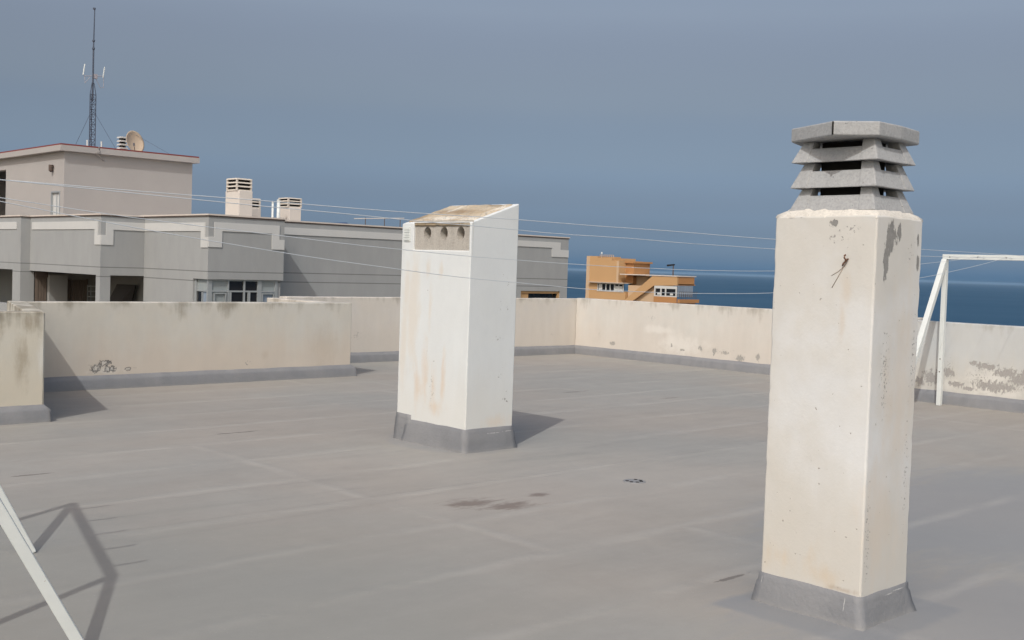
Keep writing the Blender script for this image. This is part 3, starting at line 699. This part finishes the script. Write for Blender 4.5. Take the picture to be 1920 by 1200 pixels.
def neighbour():
    t = thing('apartment_building', 'grey apartment building with stepped pale trim and a stair house on its roof', 'building', (24, 42, -32))
    ZT = 2.93; ZB = -32
    bm = NB()
    box(bm, 15.05, 15.35, 43.30, 60, .955, ZT); box(bm, 15.05, 15.55, 42.50, 43.299, ZB, ZT)
    box(bm, 15.05, 15.35, 43.30, 60, ZB, -.35)
    box(bm, 15.39, 15.69, 36.541, 42.498, .945, ZT); box(bm, 15.39, 15.69, 36.575, 42.498, ZB, -.35)
    box(bm, 15.39, 15.74, 36.242, 36.574, ZB, .944)
    box(bm, 15.39, 16.899, 36.24, 36.54, .9445, ZT); box(bm, 15.741, 16.899, 36.24, 36.5, ZB, -.35)
    box(bm, 16.90, 17.20, 32.73, 36.24, ZB, ZT); box(bm, 16.90, 17.20, 31.79, 32.729, .966, ZT); box(bm, 16.98, 17.2, 31.9, 32.729, ZB, -.4)
    box(bm, 17.201, 19.30, 31.79, 32.09, .972, ZT+.02); box(bm, 17.201, 19.4, 31.88, 32.09, ZB, -.4)
    box(bm, 19.301, 19.60, 31.79, 32.998, .972, ZT+.02); box(bm, 19.44, 19.56, 31.9, 32.998, ZB, .971)
    box(bm, 19.30, 31.50, 33.0, 33.3, ZB, ZT+.01); box(bm, 31.501, 33.78, 33.0, 33.3, .70, ZT+.01); box(bm, 33.781, 34.2, 33.0, 33.3, ZB, ZT+.01); box(bm, 31.501, 33.78, 33.0, 33.3, ZB, -.5)
    box(bm, 33.9, 34.2, 33.301, 60, ZB, ZT+.01); box(bm, 15.05, 34.2, 60.001, 60.3, ZB, ZT)
    obj('wall', bm, M['fac'], t)
    # rooms behind the openings
    bm = NB()
    box(bm, 18.3, 18.5, 36.5, 60, -2, .943); box(bm, 15.56, 18.299, 42.6, 42.9, -2, .943); box(bm, 17.201, 18.299, 36.3, 36.52, -2, .943)
    box(bm, 15.4, 18.299, 36.6, 60, -2.2, -2.001)
    box(bm, 16.04, 16.72, 42.3, 42.599, -2, .80)
    obj('loggia', bm, M['fac2'], t)
    bm = NB(); box(bm, 15.7, 33.9, 36.55, 59.9, 2.2, 2.4); box(bm, 17.21, 33.9, 33.31, 36.549, 2.2, 2.4); box(bm, 17.21, 19.3, 32.1, 33.309, 2.2, 2.4)
    box(bm, 15.7, 18.29, 36.56, 59.8, .945, 1.1); obj('roof', bm, M['coping'], t)
    # black slabs standing in for the dark of rooms behind the windows
    bm = NB(); box(bm, 17.6, 19.43, 32.6, 32.7, -2, .96); box(bm, 31.5, 33.8, 34.6, 34.7, -2, .96); pieces('room_dark_slab', bm, M['dark'], t)
    # coping, with a dark strip below that stands in for its shadow
    bm = NB(); bg = NB()
    for x0, x1, y0, y1, z in ((15.02, 15.42, 42.46, 60, ZT), (15.35, 15.72, 36.2, 42.459, ZT), (15.721, 16.859, 36.2, 36.57, ZT), (16.86, 17.23, 31.75, 36.57, ZT+.02), (17.231, 19.63, 31.75, 32.12, ZT+.02), (19.27, 19.63, 32.121, 32.969, ZT+.02), (19.271, 34.25, 32.97, 33.33, ZT+.015), (33.87, 34.25, 33.331, 60.3, ZT+.015)):
        box(bm, x0, x1, y0, y1, z+.004, z+.05); box(bg, x0+.015, x1-.015, y0+.015, y1-.015, z-.035, z+.003)
    obj('coping', bm, M['coping'], t); obj('coping_shade_strip', bg, M['fittings_shade'], t)
    # stepped pale trim: prisms standing 25 mm off the wall, by facet
    bt = NB()
    def tx(X, pts):        # on a facet facing -X ; pts (y, z)
        loft(bt, [[(X-.025, y, z) for y, z in pts], [(X+.01, y, z) for y, z in pts]])
    def ty(Y, pts):
        loft(bt, [[(x, Y-.025, z) for x, z in pts], [(x, Y+.01, z) for x, z in pts]])
    def steps(a, b, zt, left, right, drop=.98, w=.46, nw=.2, nd=.66, top=.2, band=.27):
        """one band with dropped, notched ends; a..b along the facet in picture order (left to right)"""
        s = 1 if b > a else -1; P = []
        z1, z2 = zt-top, zt-top-band
        P += [(a+s*nw, z1)] if left else [(a, z1)]
        P += [(b-s*nw, z1)] if right else [(b, z1)]
        if right: P += [(b-s*nw, zt-nd), (b-s*.0, zt-nd), (b, zt-drop), (b-s*w, zt-drop), (b-s*w, z2)]
        else: P += [(b, z2)]
        if left: P += [(a+s*w, z2), (a+s*w, zt-drop), (a, zt-drop), (a, zt-nd), (a+s*nw, zt-nd)]
        else: P += [(a, z2)]
        return P
    tx(15.05, steps(59, 42.9, ZT, False, False)); tx(15.39, steps(42.3, 36.24, ZT, False, True))
    ty(36.24, steps(15.39, 16.899, ZT, True, False, w=.42, nw=.17))
    tx(16.90, steps(36.2, 31.79, ZT, False, True)); ty(31.79, steps(16.9, 19.6, ZT+.02, True, True, w=.46, nw=.19))
    ty(33.0, steps(19.63, 34.2, ZT+.01, False, True, top=.19, band=.24, drop=.8, w=1.0, nw=.5, nd=.5))
    obj('trim', bt, M['trim'], t)
    # corner window
    w = bpy.data.objects.new('window', None); COL.objects.link(w); w.parent = t; w.location = Vector((18.2, 31.9, 0))-Vector((24, 42, -32))
    bm = NB(); Y = 31.86
    for xa, xb in ((16.955, 17.10), (17.64, 17.69), (18.20, 18.26), (18.70, 18.85), (19.34, 19.44)): box(bm, xa, xb, Y, Y+.08, -.4, .965)
    box(bm, 17.0, 19.44, Y+.004, Y+.076, .575, .625); box(bm, 17.0, 19.44, Y+.004, Y+.076, .925, .966)
    for xa, xb in ((17.16, 17.60), (18.86, 19.32)): 
        box(bm, xa, xb, Y-.012, Y+.03, .51, .55); box(bm, xa, xa+.045, Y-.012, Y+.03, -.4, .509); box(bm, xb-.045, xb, Y-.012, Y+.03, -.4, .509)
    box(bm, 17.70, 17.77, Y-.012, Y+.05, -.4, .57); box(bm, 18.36, 18.44, Y-.012, Y+.05, -.4, .57)
    X = 16.96
    box(bm, X, X+.08, 32.62, 32.728, -.4, .965); box(bm, X+.004, X+.076, 31.95, 32.6, .575, .625); box(bm, X, X+.07, 32.22, 32.27, -.4, .56)
    obj('frame', bm, M['alu'], w)
    for xa, xb, za, zb_, k in ((17.10, 17.64, .625, .925, 'gpale'), (17.69, 18.20, .625, .925, 'gdark'), (18.26, 18.70, .625, .925, 'gdark'), (18.85, 19.34, .625, .925, 'gpale'),
                               (17.10, 17.64, -.4, .575, 'gpale'), (17.77, 18.36, -.4, .575, 'gdark'), (18.44, 18.70, -.4, .575, 'gdark'), (18.85, 19.34, -.4, .575, 'gblue')):
        bm = NB(); box(bm, xa, xb, Y+.04, Y+.05, za, zb_); obj('pane', bm, M[k], w)
    for ya, yb, za, zb_, k in ((31.95, 32.62, .625, .96, 'gpale'), (31.95, 32.22, -.4, .575, 'gblue'), (32.27, 32.62, -.4, .575, 'gdark')):
        bm = NB(); box(bm, X+.04, X+.05, ya, yb, za, zb_); obj('pane', bm, M[k], w)
    # far right window in the long wall: timber shutter half open
    w = bpy.data.objects.new('window', None); COL.objects.link(w); w.parent = t; w.location = Vector((32.6, 33.1, 0))-Vector((24, 42, -32))
    bm = NB(); box(bm, 31.505, 33.775, 33.05, 33.12, .60, .695); box(bm, 31.505, 31.60, 33.05, 33.12, -.45, .599); box(bm, 33.68, 33.775, 33.05, 33.12, -.45, .599); obj('frame', bm, M['orange'], w)
    bm = NB(); box(bm, 31.61, 32.0, 33.08, 33.1, -.45, .59); box(bm, 32.9, 33.67, 33.14, 33.16, -.45, .35); pieces('shutter', bm, M['orange'], w)
    bm = NB(); box(bm, 31.61, 33.67, 33.2, 33.21, -.45, .69); obj('pane', bm, M['gdark'], w)
    # stair house
    hz0, hz1 = 2.401, 5.42
    bm = NB(); box(bm, 16.4, 21.55, 42.0, 42.3, hz0, hz1); box(bm, 16.4, 16.7, 42.301, 42.34, hz0, hz1); box(bm, 16.4, 16.7, 42.341, 43.22, 3.96, hz1); box(bm, 16.4, 16.7, 43.221, 48.1, hz0, hz1); box(bm, 16.4, 16.7, 48.101, 50.2, 4.98, hz1); box(bm, 16.4, 16.7, 50.201, 51.5, hz0, hz1)
    box(bm, 21.25, 21.55, 42.301, 51.5, hz0, hz1); box(bm, 16.7, 21.25, 51.2, 51.5, hz0, hz1)
    sh = obj('stair_house', bm, M['stair'], t)
    bm = NB(); box(bm, 16.17, 21.75, 41.78, 51.7, hz1+.001, hz1+.21); rf = obj('eave', bm, M['stair'], sh)
    bm = NB(); box(bm, 16.19, 21.73, 41.80, 51.68, hz1+.211, hz1+.265); obj('roof_edge', bm, M['redtile'], sh)
    bm = NB(); box(bm, 16.46, 16.5, 42.345, 43.215, hz0, 3.95); d = obj('door', bm, M['trim'], sh)
    bm = NB(); box(bm, 16.385, 16.46, 42.341, 42.40, hz0, 3.958); box(bm, 16.385, 16.46, 43.16, 43.219, hz0, 3.958); box(bm, 16.385, 16.46, 42.401, 43.159, 3.90, 3.958); box(bm, 16.44, 16.462, 42.76, 42.80, hz0, 3.89); obj('door_frame', bm, M['alu'], sh)
    bm = NB(); box(bm, 17.4, 17.5, 48, 50.3, hz0, 4.98); obj('porch_back', bm, M['fac2'], sh)
    bm = NB(); box(bm, 16.33, 16.4, 42.98, 43.12, 4.86, 4.93); tube(bm, (16.31, 43.05, 4.73), (16.31, 43.05, 4.95), .085, 12); tube(bm, (16.31, 43.05, 4.68), (16.31, 43.05, 4.73), .03, 8, .085); obj('wall_lamp', bm, M['fittings_shade'], sh)
    # drain kink of cable on the eave
    bm = NB(); polytube(bm, [(17.6, 41.77, 5.68), (17.62, 41.75, 5.5), (17.48, 41.76, 5.43), (17.72, 41.9, 5.3), (17.9, 41.98, 5.18)], .02, 6); obj('cable', bm, M['stair'], sh, True)
M['orange'] = simple('orange_render', (.48, .295, .145), .85, .08, .25, .004)
neighbour()

# things in the loggia
bm = NB(); loft(bm, [[(17.2, 40.95, -1.2), (17.95, 40.1, -1.2), (18.0, 40.15, -1.2), (17.25, 41.0, -1.2)], [(17.75, 40.3, .55), (18.1, 39.45, .55), (18.15, 39.5, .55), (17.8, 40.35, .55)]])
o = obj('leaning_board', bm, M['board']); tag(o, 'dark board leaning inside the grey building\'s right balcony opening', 'board')
t = thing('shelf_rack', 'pale shelf rack at the right end of the balcony, beside the corner pillar', 'shelf', (17.75, 42.2, -2))
bm = NB()
for x in (17.52, 17.95): box(bm, x, x+.03, 42.1, 42.13, -2, .45); box(bm, x, x+.03, 42.4, 42.43, -2, .45)
pieces('post', bm, M['alu'], t)
for k in range(6):
    bm = NB(); box(bm, 17.551, 17.949, 42.1, 42.43, -.62+k*.2, -.59+k*.2); obj('shelf', bm, M['trim'], t)
t = thing('slatted_shutter', 'closed brown slatted shutter on the balcony end wall, left of the shelf rack', 'shutter', (17.15, 42.55, -2))
bm = NB()
for k in range(8): box(bm, 16.84+k*.085, 16.84+k*.085+.07, 42.52, 42.56, -1.9, .62)
obj('slats', bm, M['wood'], t)
bm = NB(); box(bm, 16.76, 16.835, 42.51, 42.57, -1.9, .66); box(bm, 17.52, 17.59, 42.51, 42.57, -1.9, .66); pieces('stile', bm, M['wood'], t)
t = thing('balcony_door', 'narrow brown plank door at the left end of the balcony', 'door', (15.8, 42.5, -2))
bm = NB(); box(bm, 15.6, 16.02, 42.5, 42.56, -2, .70)
for k in range(4): box(bm, 15.62+k*.1, 15.62+k*.1+.08, 42.48, 42.499, -1.9, .62)
obj('leaf', bm, M['wood'], t)
bm = NB(); box(bm, 15.58, 16.03, 42.4, 42.598, .701, .9); obj('lintel', bm, M['fittings_shade'], t)
t = thing('dark_cabinet', 'dark slim cabinet in the far left balcony opening', 'cabinet', (17.5, 48, -2))
bm = NB(); box(bm, 17.3, 17.95, 47.6, 48.1, -2, .72); obj('carcass', bm, M['board'], t)
bm = NB()
for k in range(3): box(bm, 17.33, 17.92, 47.575, 47.599, -1.9+k*.86, -1.1+k*.86)
pieces('front', bm, M['wood'], t)

# ------------------------------------------------------------------ on the neighbour's roofs
M['chim'] = simple('cream_chimney_render', (.60, .555, .51), .88, .08, 2., .003)
M['slat'] = simple('pale_concrete_slat', (.58, .53, .47), .9, .15, 6., .003)
def roof_chimney(label, xc, y0, w, d, zt, cw, ch):
    z0 = 2.401
    t = thing('louvred_chimney', label, 'chimney', (xc, y0+d/2, z0), 'louvred chimneys on the roof of the grey building')
    bm = NB(); box(bm, xc-w/2, xc+w/2, y0, y0+d, z0, zt); obj('shaft', bm, M['chim'], t, False, .015)
    hw = cw/2; cyy = y0+d/2; hd = min(cw/2*1.2, d/2)
    bm = NB(); box(bm, xc-hw*.80, xc+hw*.80, cyy-hd*.80, cyy+hd*.80, zt+.001, zt+ch-.02); obj('gap_shade_core', bm, M['dark'], t)  # black core standing in for the shade between the slats
    bm = NB()
    for a in (-1, 1):
        for b in (-1, 1): box(bm, xc+a*hw*.88-.03, xc+a*hw*.88+.03, cyy+b*hd*.88-.03, cyy+b*hd*.88+.03, zt+.001, zt+ch-.03)
    pieces('post', bm, M['slat'], t)
    st = ch/4.6
    for k in range(4):
        z = zt+.002+k*(ch-st*.5)/3
        bm = NB(); f = 1.0 if k else .92; loft(bm, [[(xc-hw*f, cyy-hd*f, z), (xc+hw*f, cyy-hd*f, z), (xc+hw*f, cyy+hd*f, z), (xc-hw*f, cyy+hd*f, z)], [(xc-hw*f*.93, cyy-hd*f*.93, z+st*.5), (xc+hw*f*.93, cyy-hd*f*.93, z+st*.5), (xc+hw*f*.93, cyy+hd*f*.93, z+st*.5), (xc-hw*f*.93, cyy+hd*f*.93, z+st*.5)]])
        obj('slat', bm, M['slat'], t)
roof_chimney('largest cream louvred chimney on the grey building, nearest the stair house', 21.145, 37.0, .55, 1.02, 4.14, .66, .46)
roof_chimney('smallest louvred chimney, half hidden behind the largest one on the grey roof', 22.42, 38.5, .50, .55, 3.60, .46, .38)
roof_chimney('mid-sized louvred chimney right of the two white pipes on the grey roof', 23.27, 37.0, .52, .78, 3.66, .62, .36)
for x, y, zt, r, lab in ((22.28, 37.0, 3.80, .04, 'thin white vent pipe, left of a pair on the grey roof'), (22.47, 36.9, 3.90, .065, 'thicker white vent pipe beside the mid-sized louvred chimney')):
    bm = NB(); tube(bm, (x, y, 2.401), (x, y, zt-.04), r, 12); tube(bm, (x, y, zt-.04), (x, y, zt), r*1.12, 12)
    o = obj('vent_pipe', bm, M['white_metal'], None, True, loc=(x, y, 2.401)); tag(o, lab, 'pipe', 'white vent pipes')
t = thing('pipe_rail', 'thin grey pipe rail on short posts on the long grey roof', 'rail', (27.5, 37, 2.401))
bm = NB(); polytube(bm, [(26.0, 37, 3.38), (27, 37, 3.44), (28.5, 37, 3.53)], .02, 6); obj('rail', bm, M['chim'], t)
for x in (26.55, 27.5, 28.3):
    bm = NB(); tube(bm, (x, 37, 2.401), (x, 37, 3.45), .018, 6); pieces('post', bm, M['fittings_shade'], t)
bm = NB(); loft(bm, [[(25.12, 36.9, 2.41), (25.68, 36.9, 2.41), (25.68, 37.3, 2.41), (25.12, 37.3, 2.41)], [(25.15, 36.92, 3.16), (25.65, 36.92, 3.19), (25.65, 37.28, 3.19), (25.15, 37.28, 3.16)], [(25.2, 37.0, 3.18), (25.6, 37.0, 3.21), (25.6, 37.2, 3.21), (25.2, 37.2, 3.18)]])
tag(obj('water_drum', bm, simple('blue_plastic', (.04, .075, .17), .5, .1, 5., 0), None, False, .02), 'small blue tank peeping over the long grey roof', 'tank')

# antenna mast
M['mast'] = simple('blue_grey_steel', (.085, .10, .14), .5, .2, 20., 0, .4)
def mast():
    x, y, z0, z1, z2 = 17.92, 43.2, 5.69, 8.16, 11.14
    t = thing('antenna_mast', 'tall lattice radio mast with a whip aerial on the stair house roof', 'antenna', (x, y, z0))
    legs = [(x+.125*math.cos(a), y+.125*math.sin(a)) for a in (R(200), R(320), R(80))]
    bm = NB()
    for a in legs: tube(bm, (*a, z0), (*a, z1-.35), .017, 6); tube(bm, (*a, z1-.35), (x+(a[0]-x)*.35, y+(a[1]-y)*.35, z1+.1), .015, 6)
    n = 11; h = (z1-.35-z0)/n
    for k in range(n):
        for i in range(3):
            a, b = legs[i], legs[(i+1) % 3]
            if k % 2: a, b = b, a
            tube(bm, (*a, z0+k*h), (*b, z0+(k+1)*h), .009, 5)
            tube(bm, (*legs[i], z0+(k+1)*h), (*legs[(i+1) % 3], z0+(k+1)*h), .007, 5)
    obj('lattice', bm, M['mast'], t)
    bm = NB(); tube(bm, (x, y, z1-.6), (x, y, z1+1.5), .034, 8); tube(bm, (x, y, z1+1.5), (x+.02, y, z2), .026, 8, .02)
    for z in (z2-.02, z1+1.42, z1+1.72): tube(bm, (x, y, z-.03), (x, y, z+.03), .055, 8)
    obj('whip', bm, M['mast'], t)
    bm = NB(); tube(bm, (x-.38, y, z1+.32), (x+.42, y, z1+.42), .012, 6); tube(bm, (x-.33, y-.05, z1+.05), (x-.12, y, z1+.3), .01, 5); tube(bm, (x-.33, y-.05, z1+.05), (x-.34, y-.03, z1+.32), .01, 5)
    tube(bm, (x+.1, y, z1+.3), (x+.3, y, z1-.05), .01, 5); tube(bm, (x+.3, y, z1-.05), (x+.42, y, z1-.02), .01, 5); tube(bm, (x+.42, y, z1-.02), (x+.42, y, z1+.42), .01, 5)
    box(bm, x+.02, x+.16, y-.05, y+.05, z1+.28, z1+.45); obj('side_arm', bm, simple('mast_arm_paint', (.35, .33, .36), .6, .2, 9., 0), t)
    for dx in (-.37, .41):
        bm = NB(); tube(bm, (x+dx-.015, y, z1+.36), (x+dx+.045, y, z1+.78), .024, 8); obj('dipole', bm, M['white_metal'], t)
    bm = NB()
    for e in ((18.35, 42.0, 5.7), (18.6, 47, 5.7)): tube(bm, (x, y, z1-.9), e, .006, 4)
    pieces('guy_wire', bm, M['mast'], t)
    for dx in (-.26, .30):
        bm = NB(); tube(bm, (x+dx, y-.2, 5.69), (x+dx, y-.2, 6.02), .03, 8); obj('foot_post', bm, M['white_metal'], t)
mast()
def dish():
    t = thing('satellite_dish', 'large beige satellite dish on the stair house roof, right of the mast', 'satellite dish', (19.15, 42.4, 5.69))
    c = Vector((19.24, 42.4, 6.03)); ax = Vector((.22, -.93, .30)).normalized(); u = ax.cross(Vector((0, 0, 1))).normalized(); v = u.cross(ax)
    bm = NB(); loops = []
    for k in range(0, 9):
        r = .45*k/8+.001; d = .12*(k/8)**2
        loops.append([c+ax*d+(u*math.cos(a)*.92+v*math.sin(a)*1.03)*r for a in [2*math.pi*i/32 for i in range(32)]])
    back = [[p-ax*.015 for p in lp] for lp in reversed(loops)]
    loft(bm, loops+back, True, True); o_ = obj('reflector', bm, simple('beige_dish_paint', (.50, .40, .30), .6, .08, 4., .001), t, True)
    bm = NB(); tube(bm, c+v*.43, (20.55, 42.0, 5.70), .006, 4); obj('stay_wire', bm, M['mast'], t)
    bm = NB(); tube(bm, (19.30, 42.5, 5.69), c-ax*.03, .035, 8); box(bm, 19.17, 19.43, 42.36, 42.62, 5.687, 5.71); obj('stand', bm, M['mast'], t)
    bm = NB(); e = c+ax*.42-v*.3+u*.35; tube(bm, c-v*.38, e, .013, 6); tube(bm, e, e+ax*.02+v*.10, .03, 8); obj('feed_arm', bm, M['mast'], t)
dish()
t = thing('slatted_vent', 'small white slatted roof vent half hidden behind the satellite dish', 'vent', (18.72, 43, 5.69))
for k in range(4):
    bm = NB(); box(bm, 18.92, 19.22, 42.85, 43.2, 5.80+k*.14, 5.86+k*.14); obj('slat', bm, M['white_metal'], t)
bm = NB(); box(bm, 18.98, 19.16, 42.92, 43.12, 5.69, 6.25); obj('core', bm, M['dark'], t)

# ------------------------------------------------------------------ orange building by the sea
def orange():
    X = 117.6; O = M['orange']
    OL = simple('pale_orange_render', (.52, .37, .24), .85, .08, .2, .004); OD = simple('shaded_orange_render', (.40, .20, .08), .85, .08, .3, .004)  # dull tone darkens the side faces: their shade put into the colour
    t = thing('seaside_building', 'orange stepped building with outside stair by the sea, beyond the parapet', 'building', (X+4, 101, -32))
    bm = NB()
    box(bm, X, X+5, 103.6, 109.7, -.10, 3.05); box(bm, X-.01, X+5, 104.9, 109.7, 3.051, 3.40); box(bm, X, X+5, 107.7, 109.7, 3.401, 3.62)
    box(bm, X, X+5, 107.561, 109.7, -1.28, -.101); box(bm, X, X+5, 102.3, 109.7, -32, -1.281); obj('tower_wall', bm, O, t)
    bm = NB(); box(bm, X-.06, X-.002, 109.1, 109.72, -5, 3.6); box(bm, X-.05, X-.003, 103.6, 104.0, -.1, 3.0); pieces('pilaster', bm, OL, t)
    bm = NB(); box(bm, X+1.5, X+5, 102.2, 103.599, -.1, 2.75); box(bm, X+1.2, X+5.2, 101.9, 103.598, 2.751, 3.0); obj('tower_flank', bm, OD, t)
    bm = NB(); box(bm, X-.5, X+1.5, 102.3, 108.9, -.13, .0); obj('canopy', bm, simple('pale_canopy_edge', (.45, .38, .32), .8, .1, 1., 0), t)
    w = bpy.data.objects.new('window', None); COL.objects.link(w); w.parent = t; w.location = Vector((X, 105, -.7))-Vector((X+4, 101, -32))
    bm = NB()
    for k in range(7): y = 102.75+k*.80; box(bm, X+.02, X+.12, y-.07, y+.07, -1.28, -.13)
    box(bm, X+.02, X+.12, 102.7, 107.56, -.26, -.13); box(bm, X-.06, X+.12, 102.6, 107.56, -1.32, -1.22); obj('frame', bm, M['trim'], w)
    bm = NB(); box(bm, X+.2, X+.22, 102.7, 107.56, -1.25, -.14); obj('pane', bm, M['gdark'], w)
    bm = NB(); box(bm, X+.14, X+.17, 103.0, 104.3, -1.2, -.5); box(bm, X+.14, X+.17, 106.9, 107.4, -1.2, -.3); pieces('blind', bm, M['trim'], w)
    # terrace wall set back, landing roof and stair flank
    bm = NB(); box(bm, X+2.2, X+3.9, 97.0, 103.598, -32, 1.0); obj('terrace_wall', bm, OL, t)
    bm = NB(); box(bm, X-.1, X+4.0, 93.2, 103.3, 1.12, 1.24); obj('roof_edge', bm, M['coping'], t)
    bm = NB(); poly = [(102.3, -2.35), (97.5, 1.10), (93.288, 1.10), (93.288, -.06), (97.25, -.20), (101.2, -2.62), (102.0, -3.1)]
    loft(bm, [[(X-.02, y, z) for y, z in poly], [(X+.25, y, z) for y, z in poly]]); obj('stair_parapet', bm, O, t)
    bm = NB(); box(bm, X+.5, X+.7, 97.2, 102.2, -32, -.3); obj('under_stair', bm, OL, t)
    bm = NB(); box(bm, X+.251, X+3.7, 93.29, 93.5, .0, 1.10); box(bm, X+.251, X+3.9, 93.29, 97, -.05, .12); box(bm, X+.1, X+4.1, 93.29, 97.2, -32, -2.4); box(bm, X, X+.099, 93.3, 97.19, -32, -1.62); obj('side_wall', bm, OD, t)
    w = bpy.data.objects.new('window', None); COL.objects.link(w); w.parent = t; w.location = Vector((X, 95, -.9))-Vector((X+4, 101, -32))
    bm = NB(); box(bm, X, X+.1, 93.3, 97.15, -.55, -.18); box(bm, X, X+.1, 93.3, 97.15, -1.62, -1.48)
    for y in (93.3, 95.1, 95.9, 96.95): box(bm, X+.003, X+.097, y, y+.2, -1.479, -.551)
    obj('frame', bm, M['trim'], w)
    bm = NB(); box(bm, X+.14, X+.16, 93.31, 97.1, -1.6, -.2); obj('pane', bm, M['gdark'], w)
    bm = NB(); box(bm, X+.108, X+.12, 96.0, 96.7, -1.4, -1.1); box(bm, X+.108, X+.12, 94.0, 94.5, -1.4, -1.15); pieces('blind', bm, M['trim'], w)
    bm = NB(); box(bm, X+.2, X+3.5, 93.32, 93.34, -1.58, -.06); obj('side_pane', bm, M['gblue'], t)
    bm = NB()
    for k in range(9): box(bm, X+.3+k*.45, X+.34+k*.45, 93.05, 93.09, -1.9, -.9)
    box(bm, X+.2, X+4.3, 93.04, 93.1, -.92, -.87); obj('balcony_rail', bm, M['fittings_shade'], t)
    bm = NB(); box(bm, X+.2, X+4.4, 92.9, 93.285, -2.35, -1.9); obj('balcony', bm, OD, t)
    t2 = thing('roof_aerial', 'tiny white aerial on top of the orange tower', 'aerial', (X+.5, 107.4, 3.4))
    bm = NB(); tube(bm, (X+.5, 107.36, 3.4), (X+.5, 107.36, 4.0), .04, 6); obj('pole', bm, M['trim'], t2)
    bm = NB(); loft(bm, [[(X+.4, 107.25, 4.0), (X+.6, 107.25, 4.0), (X+.6, 107.47, 4.0), (X+.4, 107.47, 4.0)], [(X+.45, 107.3, 4.22), (X+.55, 107.3, 4.22), (X+.55, 107.42, 4.22), (X+.45, 107.42, 4.22)]]); obj('head', bm, M['white_metal'], t2)
    t2 = thing('railing', 'pale railing along the top of the orange tower', 'railing', (X+1, 106.2, 3.4))
    bm = NB(); box(bm, X+.3, X+.35, 104.95, 107.6, 3.78, 3.83)
    for k in range(8): box(bm, X+.3, X+.35, 104.95+k*.36, 105.0+k*.36, 3.4, 3.779)
    obj('rail', bm, OL, t2)
    t2 = thing('street_lamp', 'dark lamp on a post above the orange building\'s roof', 'lamp', (X+.6, 94.5, 1.24))
    bm = NB(); tube(bm, (X+.6, 94.5, 1.24), (X+.6, 94.5, 2.62), .09, 8, .07); pieces('post', bm, M['fittings_shade'], t2)
    bm = NB(); loft(bm, [[(X+.45, 94.4, 2.60), (X+.75, 94.4, 2.60), (X+.75, 95.5, 2.45), (X+.45, 95.5, 2.45)], [(X+.45, 94.35, 2.78), (X+.75, 94.35, 2.78), (X+.75, 95.5, 2.68), (X+.45, 95.5, 2.68)]]); obj('lamp_head', bm, M['dark'], t2)
orange()

# ------------------------------------------------------------------ sea air
bm = NB(); box(bm, -30000, 30000, -30000, 30000, -41.5, 13)
hm = bpy.data.materials.new('sea_haze'); hm.use_nodes = True; ht = hm.node_tree; ht.nodes.clear()
ho = ht.nodes.new('ShaderNodeOutputMaterial'); hv = ht.nodes.new('ShaderNodeVolumePrincipled')
hv.inputs['Color'].default_value = (.45, .66, .90, 1); hv.inputs['Density'].default_value = 2.5e-5; hv.inputs['Anisotropy'].default_value = 0.
ht.links.new(hv.outputs[0], ho.inputs['Volume'])
hz = obj('haze', bm, hm); tag(hz, 'thin pale sea haze lying over the water', 'haze', kind='stuff')
